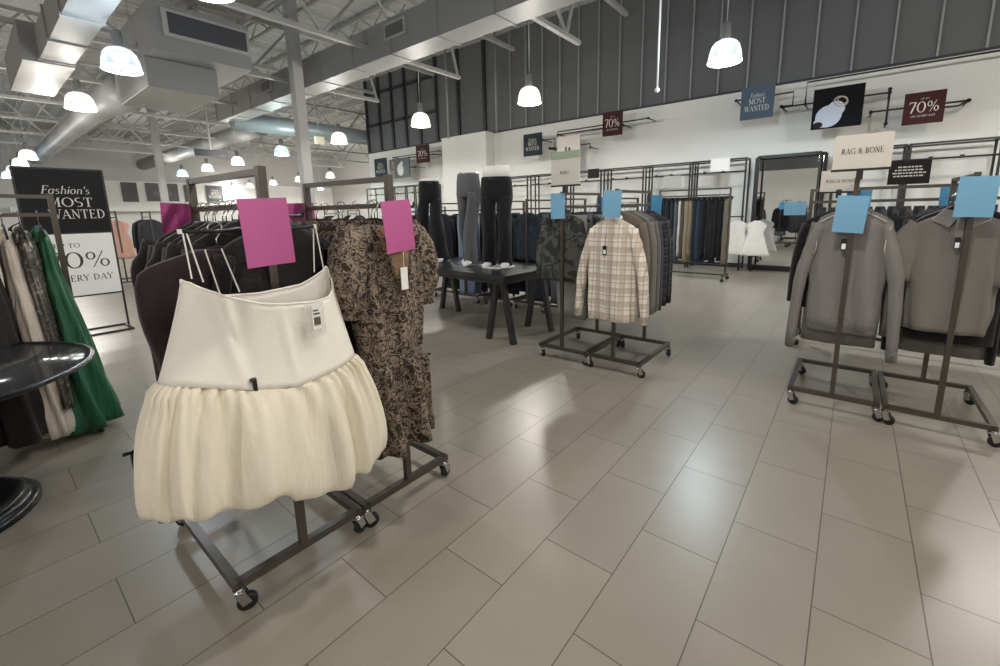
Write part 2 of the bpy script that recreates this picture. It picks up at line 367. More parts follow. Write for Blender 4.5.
def lettering(mb, text, org, right, up, h, width=None, shear=0, space=.06, align='c'):
    org = Vector(org); right = Vector(right).normalized(); up = Vector(up).normalized()
    glyphs = [glyph_strokes(c) for c in text]
    adv = sum(g[0]+space for g in glyphs)-space
    sx = h if width is None else width/adv
    x = -adv/2 if align == 'c' else 0
    for a, P in glyphs:
        for poly in P:
            n = mb.add([org + right*((x+px+shear*py)*sx) + up*(py*h) for px, py in poly]); mb.face([n, n+1, n+2, n+3])
        x += a+space
    return mb
def poly(mb, org, right, up, pts):
    org = Vector(org); right = Vector(right); up = Vector(up)
    n = mb.add([org+right*x+up*y for x, y in pts]); mb.face(list(range(n, n+len(pts)))); return mb
def ell(cx, cy, rx, ry, n=28, a0=0, a1=360, rot=0):
    out = []
    for k in range(n + (0 if a1-a0 >= 360 else 1)):
        a = math.radians(a0+(a1-a0)*k/n); x, y = rx*cos(a), ry*sin(a); r = math.radians(rot)
        out.append((cx+x*cos(r)-y*sin(r), cy+x*sin(r)+y*cos(r)))
    return out
def ringpoly(mb, org, right, up, cx, cy, rx, ry, w, rot=0, n=32):
    A = ell(cx, cy, rx, ry, n, rot=rot); B = ell(cx, cy, rx-w, ry-w, n, rot=rot)
    for k in range(n): poly(mb, org, right, up, [A[k], A[(k+1) % n], B[(k+1) % n], B[k]])

# ------------------------------------------------------------------ the room
WALL_Y, WTOP, ZD = 12.2, 4.28, 7.4
XL, XR, YB, YF = -42.0, 9.0, -16.0, 24.0
COR = -17.9                                        # corner where the back wall stops
struct('floor', MB().box(XL, XR, YB, YF, -.1, 0), M_floor)
struct('ceiling', MB().box(XL-.2, XR+.2, YB-.2, YF+.2, ZD, ZD+.15), M_ceil)
struct('wall_back', MB().box(COR, XR, WALL_Y, WALL_Y+.2, 0, WTOP), M_wall)
struct('wall_right', MB().box(XR, XR+.2, YB, WALL_Y, 0, ZD), M_wall)
struct('wall_left', MB().box(XL-.2, XL, YB, YF, 0, 4.25), M_wall)
struct('wall_left_upper', MB().box(XL-.2, XL, YB, YF, 4.25, ZD), M_steel)
struct('wall_front', MB().box(XL, XR, YB-.2, YB, 0, 4.25), M_wall)
struct('wall_front_upper', MB().box(XL, XR, YB-.2, YB, 4.25, ZD), M_dark)
struct('wall_far', MB().box(XL, COR, YF, YF+.2, 0, ZD), M_steel)
struct('wall_corner_return', MB().box(COR, COR+.2, WALL_Y+.2, YF, 0, WTOP), M_wall)
# dark glazing above the white wall, its mullions and its sill
struct('window_1', MB().box(COR, XR, WALL_Y+.05, WALL_Y+.1, WTOP, ZD), M_dark)
struct('window_2', MB().box(COR, COR+.05, WALL_Y+.1, YF, WTOP, ZD), M_dark)
mm = MB(); x = 1.61
while x > -10: mm.box(x-.018, x+.018, WALL_Y-.01, WALL_Y+.05, WTOP, ZD); x -= .655
x = 2.265
while x < XR: mm.box(x-.018, x+.018, WALL_Y-.01, WALL_Y+.05, WTOP, ZD); x += .655
struct('trim_1', mm, M_mull)
mm = MB()
for x in (-10.7, -12.0, -13.2, -14.2, -15.1, -16., -16.9, -17.85): mm.box(x-.06, x+.06, WALL_Y-.02, WALL_Y+.05, WTOP, ZD)
for z in (5.45, 6.75): mm.box(COR, -13.2, WALL_Y-.02, WALL_Y+.05, z-.05, z+.05)
struct('trim_2', mm, M_mulld)
struct('trim_3', MB().box(COR, XR, WALL_Y-.03, WALL_Y+.05, WTOP-.03, WTOP+.02), M_mulld)
struct('wall_pier', MB().box(-12.5, -10.28, 11.75, WALL_Y, 0, 4.27), M_wall)
struct('baseboard_back', MB().box(COR, XR, WALL_Y-.015, WALL_Y, 0, .1), M_mull)

# columns
def column(x, y, label):
    t = thing('steel_column', label, 'column', (x, y, 0))
    MB().box(-.125,.125,-.125,.125,0,ZD-.12).build('shaft', M_steel, t)
    MB().box(-.24,.24,-.24,.24,0,.02).build('base_plate', M_steel, t)
    MB().box(-.22,.22,-.22,.22,ZD-.12,ZD-.02).build('cap_plate', M_steel, t)
    tag(t, kind='structure')
column(-11.75, 6.0, 'tall pale grey steel column rising past the long duct')
column(-25.0, 6.0, 'second pale steel column, far back over the black display sign')
column(-31.0, 12.5, 'distant pale column at the far left of the shop')

# joists and girders
def girder(x, y0, y1, zb, zt, panel=1.22):
    m = MB()
    m.bar((x,y0,zb),(x,y1,zb),.11,.09); m.bar((x,y0-.8,zt),(x,y1+2.6,zt),.12,.1)
    y = y0+.1; up = True
    while y < y1-.05:
        ny = min(y+panel, y1-.05)
        m.bar((x,y,zb if up else zt),(x,ny,zt if up else zb),.055); up = not up; y = ny
    return m
gl = ['roof truss nearest the dark glazing wall', 'roof truss at the first row of lamps', 'roof truss above the long duct', 'roof truss behind the white ceiling column', 'roof truss beyond the air handler', 'roof truss far over the black sign', 'roof truss in the distance at left', 'roof truss furthest off at left']
for k, x in enumerate((-5.4, -9.3, -13.2, -17.1, -21., -25., -29., -33.)):
    tag(girder(x, -2 if k else 4.0, 9.55 if x > COR else 20, 5.33, 6.75).build('roof_truss', M_steel), 'light grey steel ' + gl[k], 'roof truss', 'roof trusses')
ys = [-1.2+1.9*k for k in range(11)]
jl = ['first', 'second', 'third', 'fourth', 'fifth', 'sixth', 'seventh', 'eighth', 'ninth', 'tenth', 'eleventh']
for k, y in enumerate(ys):
    m = MB(); x1 = 6. if y < 11.5 else COR-.3
    m.bar((XL+.1,y,7.25),(x1,y,7.25),.1,.08); m.bar((XL+.1,y,6.85),(x1,y,6.85),.07,.06)
    x = XL+.5; up = True
    while x < x1-.6:
        m.bar((x,y,6.85 if up else 7.25),(x+.6,y,7.25 if up else 6.85),.03); up = not up; x += .6
    tag(m.build('bar_joist', M_steel), 'thin grey bar joist under the roof deck, %s in from the left front' % jl[k], 'joist', 'bar joists under the roof deck')

# ducts
def longduct():
    t = thing('air_duct', 'long rectangular grey duct crossing the ceiling with a side grille', 'duct', (0,0,0))
    z0, z1, y0, y1 = 5.0, 5.72, 6.5, 7.1
    MB().box(-19.0, 5., y0, y1, z0, z1).build('duct_body', M_duct, t)
    for x in [-18.9+1.5*k for k in range(16)]:
        MB().box(x-.02, x+.02, y0-.02, y1+.02, z0-.02, z1+.02).build('seam_flange', M_duct, t)
    for x in (-8.2, -14.6):
        g_ = MB().box(x-.36,x+.36,y0-.05,y0,z0+.28,z0+.62).build('grille_frame', M_steel, t)
        MB().box(x-.3,x+.3,y0-.06,y0-.04,z0+.33,z0+.57).build('grille', mat('grille_dark', '#6b6a68', .5), g_)
longduct()
tag(MB().tube([(-18.7,6.9,5.1),(-18.7,12.5,5.1),(-18.7,21,5.1)], .33, 20).build('round_duct', M_ductb), 'bluish round duct running away behind the ceiling column', 'duct')
tag(MB().tube([(-20.6,8.75,5.34),(-40.5,8.75,5.34)], .38, 20).build('round_duct', M_duct), 'grey round duct along the far ceiling behind the pink-carded racks', 'duct')
tag(MB().tube([(-16.2,3.7,5.25),(-18,3.5,5.15),(-20,3.3,5.1),(-38,3.3,5.1)], [.55,.5,.36,.34], 20).build('round_duct', M_duct), 'grey round duct running left from the air handler above the black sign', 'duct')
t = thing('air_duct', 'wide rectangular duct at the top left ending in a larger box', 'duct')
MB().box(-12.55,-5.2,1.40,1.88,4.55,5.07).build('duct_body', M_duct, t)
MB().box(-15.7,-12.55,1.18,1.89,4.5,5.2).build('end_box', M_duct, t)
for x in (-6.6,-8.1,-9.6,-11.1,-12.5): MB().box(x-.025,x+.025,1.375,1.9,4.525,5.095).build('seam_flange', M_duct, t)
t = thing('air_handler', 'big grey ceiling air handler with a dark return opening', 'air handler')
bevel(MB().box(-14.6,-12.0,3.1,5.05,5.05,6.05).build('cabinet', M_duct, t), .02)
MB().box(-12.02,-11.94,3.3,5.02,5.36,5.92).build('opening_frame', M_steel, t)
MB().box(-11.96,-11.93,3.4,4.95,5.44,5.86).build('return_opening', mat('dark_return', '#4a4c52', .5), t)
bevel(MB().box(-15.2,-12.6,3.05,4.45,4.42,5.05).build('plenum', M_duct, t), .02)
MB().loft([[(-15.2,3.1,4.5),(-15.2,4.4,4.5),(-15.2,4.4,5.3),(-15.2,3.1,5.3)],[(-16.3,3.2,4.75),(-16.3,4.2,4.75),(-16.3,4.2,5.75),(-16.3,3.2,5.75)]], True, True, False).build('transition_duct', M_duct, t)
for x, y in ((-12.3,3.3),(-12.3,4.8),(-14.4,3.3),(-14.4,4.8)): MB().tube([(x,y,6.05),(x,y,7.3)], .012, 6).build('hanger_rod', M_steel, t)
t = thing('ceiling_grille', 'small dark slotted return grille hanging far above the left rack', 'vent', (-22.6, 7.35, 4.3))
MB().box(-.06,.06,-.62,.62,-.14,.14).build('frame', mat('grille_black', '#33353a', .5), t); MB().box(-.04,.04,-.03,.03,.16,3.0).build('hanger_strap', M_steel, t)
# conduits
tag(MB().tube([(-11.95,11.6,4.2),(-11.95,11.6,ZD)], .035, 8).build('conduit_pipe', M_mull), 'pale conduit rising from the left end of the white pier', 'pipe')
tag(MB().tube([(-9.9,11.9,4.2),(-9.9,11.9,ZD)], .035, 8).build('conduit_pipe', M_mull), 'pale conduit rising at the right end of the white pier', 'pipe')
t = thing('ceiling_sensor', 'white rod sensor with a ball tip dangling before the dark glazing', 'sensor', (-3.02, 8.2, 3.62))
MB().tube([(0,0,.03),(0,0,3.75)], .018, 8).build('rod', M_white, t); MB().lathe([(.001,-.045),(.035,-.03),(.05,0),(.035,.03),(.001,.05)], n=14).build('ball_tip', M_white, t)
for y, l in ((5.1, 'pale pipe crossing under the deck near the column'), (2.9, 'pale pipe crossing under the deck near the air handler')):
    tag(MB().tube([(-38,y,6.3),(4,y,6.3)], .05, 8).build('sprinkler_pipe', M_steel), l, 'pipe')
t = thing('exit_sign', 'small cream box light hanging at the far ceiling right of the column', 'sign', (-17.6, 9.7, 4.55))
MB().box(-.06,.06,-.18,.18,-.14,.14).build('housing', mat('cream_box', '#e6e2c4', .5, emit='#e6e2c4', estr=.35), t); MB().tube([(0,0,.14),(0,0,2.8)], .01, 6).build('stem', M_steel, t)

# ------------------------------------------------------------------ pendant lamps
SH_C = shade_mat('cool_acrylic_shade', '#dceeff', 1.6); SH_W = shade_mat('warm_acrylic_shade', '#fff6e8', 1.6)
SH_T = shade_mat('aqua_acrylic_shade', '#bdf5ea', 1.5)
BULB_C = emit_mat('cool_bulb', '#f2faff', 5); BULB_W = emit_mat('warm_bulb', '#fff6e6', 5)
LIGHTS = {}
def lamp_proto(shade, bulb, nm):
    t = bpy.data.objects.new('pendant_lamp', None); COL.objects.link(t)
    prof = [(.06,.325),(.10,.32),(.16,.29),(.205,.235),(.23,.155),(.244,.07),(.25,0.)]
    MB().lathe(prof, n=28).build('lamp_shade', shade, t)
    m = MB(); m.lathe([(.25,.012),(.256,.006),(.256,-.006),(.246,-.012),(.246,.012)], n=28)
    m.build('rim', bulb, t)
    m = MB(); m.lathe([(.215,.045),(.14,.07),(.001,.08)], n=24); m.build('reflector_lens', bulb, t)
    m = MB(); m.lathe([(.07,.31),(.07,.54),(.05,.58),(.001,.58)], n=18); m.build('ballast_housing', M_lamp_metal, t)
    MB().tube([(0,0,.58),(0,0,ZD-3.78)], .008, 6).build('cord', M_steel, t)
    return t
PROT = {'c': lamp_proto(SH_C, BULB_C, 'c'), 'w': lamp_proto(SH_W, BULB_W, 'w'), 't': lamp_proto(SH_T, BULB_C, 't')}
index_kids()
used = {}
LAMP_Z = 3.8
def lamp(x, y, tone, label, on=True):
    if tone not in used: o = PROT[tone]; used[tone] = 1; o.location = (x, y, LAMP_Z)
    else: o = copy_tree(PROT[tone], loc=(x, y, LAMP_Z))
    tag(o, label, 'pendant lamp', 'bell-shaped pendant lamps')
    return o
POWER = 190.
TONE = {'c': (.76,.90,1.), 'w': (1.,.955,.89), 't': (.80,1.,.97)}
def light(x, y, tone, p=1.):
    # the bulb: most of it thrown down by the reflector, the rest leaking through the acrylic
    for kind, share in (('SPOT', .5), ('POINT', .5)):
        d = bpy.data.lights.new('lamp_glow', kind); d.energy = POWER*p*share; d.shadow_soft_size = .10; d.color = TONE[tone]
        if kind == 'SPOT': d.spot_size = math.radians(176); d.spot_blend = .2
        o = bpy.data.objects.new('lamp_glow', d); COL.objects.link(o); o.location = (x, y, LAMP_Z+(.02 if kind == 'SPOT' else .19))
rows = [
 (1.93, [(-.45,'w','pendant lamp over the aisle in front of the ivory skirt'), (-5.45,'c','cool pendant lamp cut off by the top edge over the air handler'), (-9.22,'c','largest cool pendant lamp at top left beside the air handler'), (-12.98,'w','warm pendant lamp at top left under the wide duct'),
         (-16.9,'w',None),(-20.7,'w',None), (-24.5,'w','first pendant of the row above the left edge of the black sign'), (-27.9,'w','second pendant of the row above the left edge of the black sign'), (-31.8,'c','third pendant of the row above the left edge of the black sign'), (-35.6,'c','lowest pendant of the row above the left edge of the black sign')]),
 (8.0, [(-1.87,'c','bright cool pendant lamp in front of the dark glazing at upper right'), (-5.72,'w','pendant lamp hanging left of the long sensor rod'), (-9.28,'w','pendant lamp hanging from the truss above the dark trousers'),
        (-13.3,'w','pendant lamp just right of the ceiling column'), (-17.35,'t','aqua-tinted pendant lamp just left of the ceiling column'), (-21.6,'w','pendant lamp above the left rack post'), (-25.4,'w','pendant lamp below the dark ceiling grille'), (-29.3,'t','aqua-tinted pendant lamp left of the dark ceiling grille'), (-33.2,'w',None)]),
 (14.6, [(-25.6,'w','small far pendant lamp right of the ceiling column'), (-29.6,'w','small far pendant lamp against the left side of the column foot'), (-33.5,'w','small far pendant lamp right of the left rack post'), (-37.6,'w','small far pendant lamp left of the left rack post'), (-41.2,'w','smallest far pendant lamp at the far left rack rail')]),
 (20.6, [(-30.,'w',None), (-34.,'w',None), (-38.,'w','faint far pendant lamp behind the upper rack bar')]),
]
for y, L_ in rows:
    for x, tone, lab in L_:
        if lab: lamp(x, y, tone, lab)
        light(x, y, tone, (1.4 if x > -1 else .9) if y < 5 else 1.95)
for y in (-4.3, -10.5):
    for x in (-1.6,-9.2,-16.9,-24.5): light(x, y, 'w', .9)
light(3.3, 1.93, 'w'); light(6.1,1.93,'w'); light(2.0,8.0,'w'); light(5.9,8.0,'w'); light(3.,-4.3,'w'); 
lamp(3.3,1.93,'w','pendant lamp out to the right of the aisle')

# ------------------------------------------------------------------ racks
RW, RL, RH = .545, .80, 1.68
def rack_proto():
    t = bpy.data.objects.new('garment_rack', None); COL.objects.link(t)
    T = .032; zb = .125; w = RW/2-T/2; y0, y1 = T/2, RL-T/2
    m = MB()
    for x in (-w, w): m.bar((x,y0-T/2,zb),(x,y1+T/2,zb),T,T)
    for y in (y0, y1): m.bar((-w,y,zb),(w,y,zb),T,T)
    m.build('base_frame', M_rack, t)
    for y in (y0, y1): MB().bar((0,y,zb),(0,y,RH),T*.9,T*.95).build('post', M_rack, t)
    MB().bar((0,y0,RH-.02),(0,y1,RH-.012),T*.8,T*.75).build('top_rail', M_rack, t)
    MB().bar((0,y0,RH-.14),(0,y1,RH-.14),T*.7,T*.75).build('hanging_rail', M_rack, t)
    for x in (-w+.005, w-.005):
        for y in (y0+.005, y1-.005):
            c = MB(); c.lathe([(.016,.112),(.016,.095),(.024,.095),(.024,.088),(.001,.088)], (x,y,0), 12)
            a = random.uniform(-.9,.9); dx, dy = cos(a)*.022, sin(a)*.022
            nx, ny = -sin(a)*.02, cos(a)*.02
            for s in (-1,1): c.bar((x+nx*s,y+ny*s,.092),(x+dx+nx*s,y+dy+ny*s,.036),.004,.034,(cos(a),sin(a),0))
            co = c.build('caster', M_chrome, t)
            wl = MB(); R_ = .036
            axis = Vector((-sin(a), cos(a), 0)); d = Vector((cos(a), sin(a), 0)); C0 = Vector((x+dx, y+dy, R_))
            rings = []
            for r, h in ((.012,-.014),(.030,-.014),(R_,-.009),(R_,.009),(.030,.014),(.012,.014)):
                rings.append([C0 + axis*h + d*(r*cos(2*pi*k/18)) + Vector((0,0,1))*(r*sin(2*pi*k/18)) for k in range(18)])
            wl.loft(rings, True, True); wl.build('wheel', M_rubber, co)
    return t
RACK0 = rack_proto(); index_kids()
first_rack = [True]
def rack(cx, front, axis, label, group='double-rail rolling racks'):
    """axis 'y': front end at y=front facing -Y.  axis 'x': front end at x=front facing +X."""
    rz = 0 if axis == 'y' else pi/2
    loc = (cx, front, 0) if axis == 'y' else (front, cx, 0)
    if first_rack[0]: o = RACK0; o.location = loc; o.rotation_euler = (0,0,rz); first_rack[0] = False
    else: o = copy_tree(RACK0, loc=loc, rz=rz)
    tag(o, label, 'clothes rack', group)
    return loc, rz
def at(loc, rz, x, y, z):
    return (loc[0]+x*cos(rz)-y*sin(rz), loc[1]+x*sin(rz)+y*cos(rz), z)

# ------------------------------------------------------------------ hangers
HZ = RH-.14+.018          # where hooks sit
def hanger_mesh(mb, w=.2):
    pts = []
    for k in range(12):
        a = math.radians(200-250*k/11); pts.append((.022*cos(a), 0, .0+.022*sin(a)-.012))
    pts.append((0,0,-.05)); pts.append((0,0,-.085))
    return mb.tube(pts, .0028, 6)
def make_hanger():
    t = bpy.data.objects.new('clothes_hanger', None); COL.objects.link(t)
    hanger_mesh(MB()).build('hook', M_chrome, t)
    m = MB(); m.tube([(-.2,0,-.165),(-.12,0,-.118),(-.03,0,-.088),(0,0,-.082),(.03,0,-.088),(.12,0,-.118),(.2,0,-.165)], [(.006,.009)]*7, 8)
    m.tube([(-.195,0,-.165),(0,0,-.17),(.195,0,-.165)], .005, 6)
    m.build('shoulder_arm', M_velvet, t)
    return t
HANG0 = make_hanger(); index_kids()
hang_used = [False]
def hanger(loc, rz, label, group='black slim hangers'):
    if not hang_used[0]: o = HANG0; hang_used[0] = True; o.location = loc; o.rotation_euler = (0,0,rz)
    else: o = copy_tree(HANG0, loc=loc, rz=rz)
    return tag(o, label, 'hanger', group)

# ------------------------------------------------------------------ garments (local: X width, -Y front, z=0 at the hook)
def foldf(seed, k0=3, n=4):
    r = random.Random(seed); c = [(r.randint(k0, k0+5), r.uniform(0, 6.28), r.uniform(.5, 1)) for _ in range(n)]
    return lambda th: sum(a*sin(k*th+p) for k, p, a in c)/n
def body(mb, prof, amp, seed, n=56, p=.75, open_top=False, cap=True, yoff=None, k0=3):
    """prof: list of (z, halfwidth, halfdepth); amp(z) fold amplitude"""
    ff = foldf(seed, k0); rings = []
    for z, w, d in prof:
        ring = []; a = amp(z)
        for k in range(n):
            th = 2*pi*k/n; c, s = cos(th), sin(th); g = ff(th + .6*z)
            rx = w*(1+.35*a*g); ry = d*(1+1.6*a*g)
            x = rx*(abs(c)**p)*(1 if c > 0 else -1); y = ry*(abs(s)**p)*(1 if s > 0 else -1)
            y += a*.02*sin(9*x/.2+seed+3*z)
            ring.append((x, y + (yoff(z) if yoff else 0), z + a*.01*g))
        rings.append(ring)
    return mb.loft(rings, cap and not open_top, cap)
def sleeve(mb, s, pts, rad, n=14, seed=0):
    P = [(s*x, y, z) for x, y, z in pts]
    # resample
    out = []; rr = []; m = len(P)-1
    for i in range(m):
        for k in range(5):
            u = k/5; out.append(Vector(P[i]).lerp(Vector(P[i+1]), u)); rr.append(rad[i]*(1-u)+rad[i+1]*u)
    out.append(Vector(P[-1])); rr.append(rad[-1])
    for it in range(2):
        o2 = out[:]
        for i in range(1, len(out)-1): o2[i] = (out[i-1]+out[i]*2+out[i+1])/4
        out = o2
    R_ = random.Random(seed)
    rr = [r*(1+R_.uniform(-.07,.07)) for r in rr]
    return mb.tube(out, [(r*.62, r) if abs(s) == 1 else (r, r) for r in rr], n)
SH = [(-.075,.068,.045),(-.09,.088,.05),(-.105,.12,.052),(-.122,.155,.054),(-.14,.185,.056),(-.165,.212,.058),(-.20,.222,.06)]
def top_profile(wid=.23, hem=-.8, depth=.06, hemw=None, steps=12):
    hemw = hemw or wid; pr = list(SH); z0 = -.2
    for k in range(1, steps+1):
        u = k/steps; pr.append((z0+(hem-z0)*u, .222+(hemw-.222)*u, depth+(depth*.5)*u))
    return pr
def slim_longsleeve(col_m, hem=-.75, wid=.23, seed=1, dep=.022, slen=.62, sleeves=True):
    m = MB(); pr = [(z, w, min(d, dep)) for z, w, d in top_profile(wid, hem)]
    pr = [(z, w, dep*(1+.4*(z < -.3))) for z, w, d in pr]
    body(m, pr, lambda z: .10+.12*max(0, -z-.2), seed, 40)
    if sleeves:
        for s in (-1, 1): sleeve(m, s, [(.195,0,-.175),(.235,.004,-.36),(.25,-.004,-.5),(.255,-.01,-.165-slen)], [.055,.05,.045,.038], 10, seed+s)
    return m.mesh('garment', col_m)
def slim_pants(col_m, length=1.0, seed=1, wid=.11, dep=.03):
    m = MB(); r = random.Random(seed)
    pr = [(-.10,wid,dep)] + [(-.10-(length)*k/12, wid*(1+.05*sin(k)+.1*k/12), dep*(1+.25*sin(k*1.7+seed))) for k in range(1,13)]
    body(m, pr, lambda z: .08, seed, 28, k0=2)
    return m.mesh('garment', col_m)
def slim_dress(col_m, hem=-1.15, wid=.24, hemw=.32, seed=1, dep=.03, sl=0):
    m = MB(); pr = []
    for z, w, d in SH: pr.append((z, w*.92, dep))
    n = 14
    for k in range(1, n+1):
        u = k/n; z = -.2+(hem+.2)*u
        w = .205 - .05*sin(pi*min(1, u*2.2)) if u < .45 else .19+(hemw-.19)*((u-.45)/.55)
        pr.append((z, w, dep*(1+.9*u)))
    body(m, pr, lambda z: .10+.16*max(0, -z-.4), seed, 48)
    if sl:
        for s in (-1, 1): sleeve(m, s, [(.18,0,-.17),(.235,.0,-.28),(.245,0,-.17-sl)], [.06,.065,.05], 10, seed+s)
    return m.mesh('garment', col_m)
MCACHE = {}
def garment_obj(name, me, loc, rz, label, cat, group):
    o = bpy.data.objects.new(name, me); COL.objects.link(o); o.location = loc; o.rotation_euler = (0,0,rz)
    return tag(o, label, cat, group)
ORD = ['first','second','third','fourth','fifth','sixth','seventh','eighth','ninth','tenth','eleventh','twelfth','thirteenth','fourteenth','fifteenth','sixteenth','seventeenth','eighteenth','nineteenth','twentieth']
def fill(loc, rz, items, y0, y1, where, group, with_hanger=True, start=0, xoff=0.):
    """items: list of (mesh, name, description, category)"""
    n = len(items)
    for i, (me, nm, desc, cat) in enumerate(items):
        y = y0 + (y1-y0)*(i/(max(1, n-1))); jx = random.uniform(-.012,.012)+xoff; jr = random.uniform(-.035,.035)
        p = at(loc, rz, jx, y, HZ)
        lab = '%s, %s %s' % (desc, ORD[i+start], where)
        garment_obj(nm, me, p, rz+jr, lab, cat, group)
        if with_hanger: hanger(p, rz+jr, 'black hanger of the %s garment %s' % (ORD[i+start], where))
def card(loc, rz, x, y, z, m, label, w=.16, h=.24, tilt=0., lean=0., cat='price card', name='colour_card'):
    mb = MB()
    def fn(u, v):
        X_ = (u-.5)*w; Z_ = (v-.5)*h
        return (X_, .006*sin(u*3)+.012*(v-.5)**2-lean*Z_, Z_)
    mb.grid(fn, 6, 6, False)
    o = solid(mb.build(name, m), .0015); o.location = at(loc, rz, x, y, z); o.rotation_euler = (0, tilt, rz)
    return tag(o, label, cat, 'plain coloured cards on the rack posts')
def tag_part(parent, x, y, z, w, h, m, name, string=.06, strm=None):
    o = MB().box(x-w/2, x+w/2, y-.002, y+.002, z-h, z).build(name, m, parent)
    if string: MB().tube([(x,y,z-.005),(x+.004,y,z+string)], .0013, 5).build('tag_string', strm or M_paper, o)
    return o

# ------------------------------------------------------------------ racks placed
LA, ZA = rack(.7025, -1.69, 'x', 'nearest rolling rack with the ivory bubble skirt at its end')
LB, ZB = rack(1.2575, -1.69, 'x', 'rolling rack beside the nearest one, holding the tan and black print dresses')
LM1, ZM1 = rack(-2.1975, 3.58, 'y', 'middle rolling rack with camouflage jackets, left half of the pair')
LM2, ZM2 = rack(-1.6425, 3.58, 'y', 'middle rolling rack with the cream plaid shirt, right half of the pair')
LR1, ZR1 = rack(-.0075, 3.77, 'y', 'right-hand rolling rack with the grey crewneck sweater facing out')
LR2, ZR2 = rack(.5475, 3.77, 'y', 'right-hand rolling rack with the grey polo facing out')

# face-out arms on the racks whose first garment hangs before the post
def face_out(loc, rz, z=1.5, ln=.15):
    for o in bpy.data.objects:
        if o.parent is None and o.name.startswith('garment_rack') and (o.location - Vector(loc)).length < 1e-4:
            m = MB(); m.tube([(0,.02,z),(0,-ln,z),(0,-ln-.01,z+.02)], .006, 8); m.box(-.022,.022,-.022,.04,z-.02,z+.02)
            m.build('face_out_arm', M_black, o)
face_out(LA, ZA, 1.5, .265); face_out(LB, ZB, 1.53); face_out(LM2, ZM2, 1.5, .1)

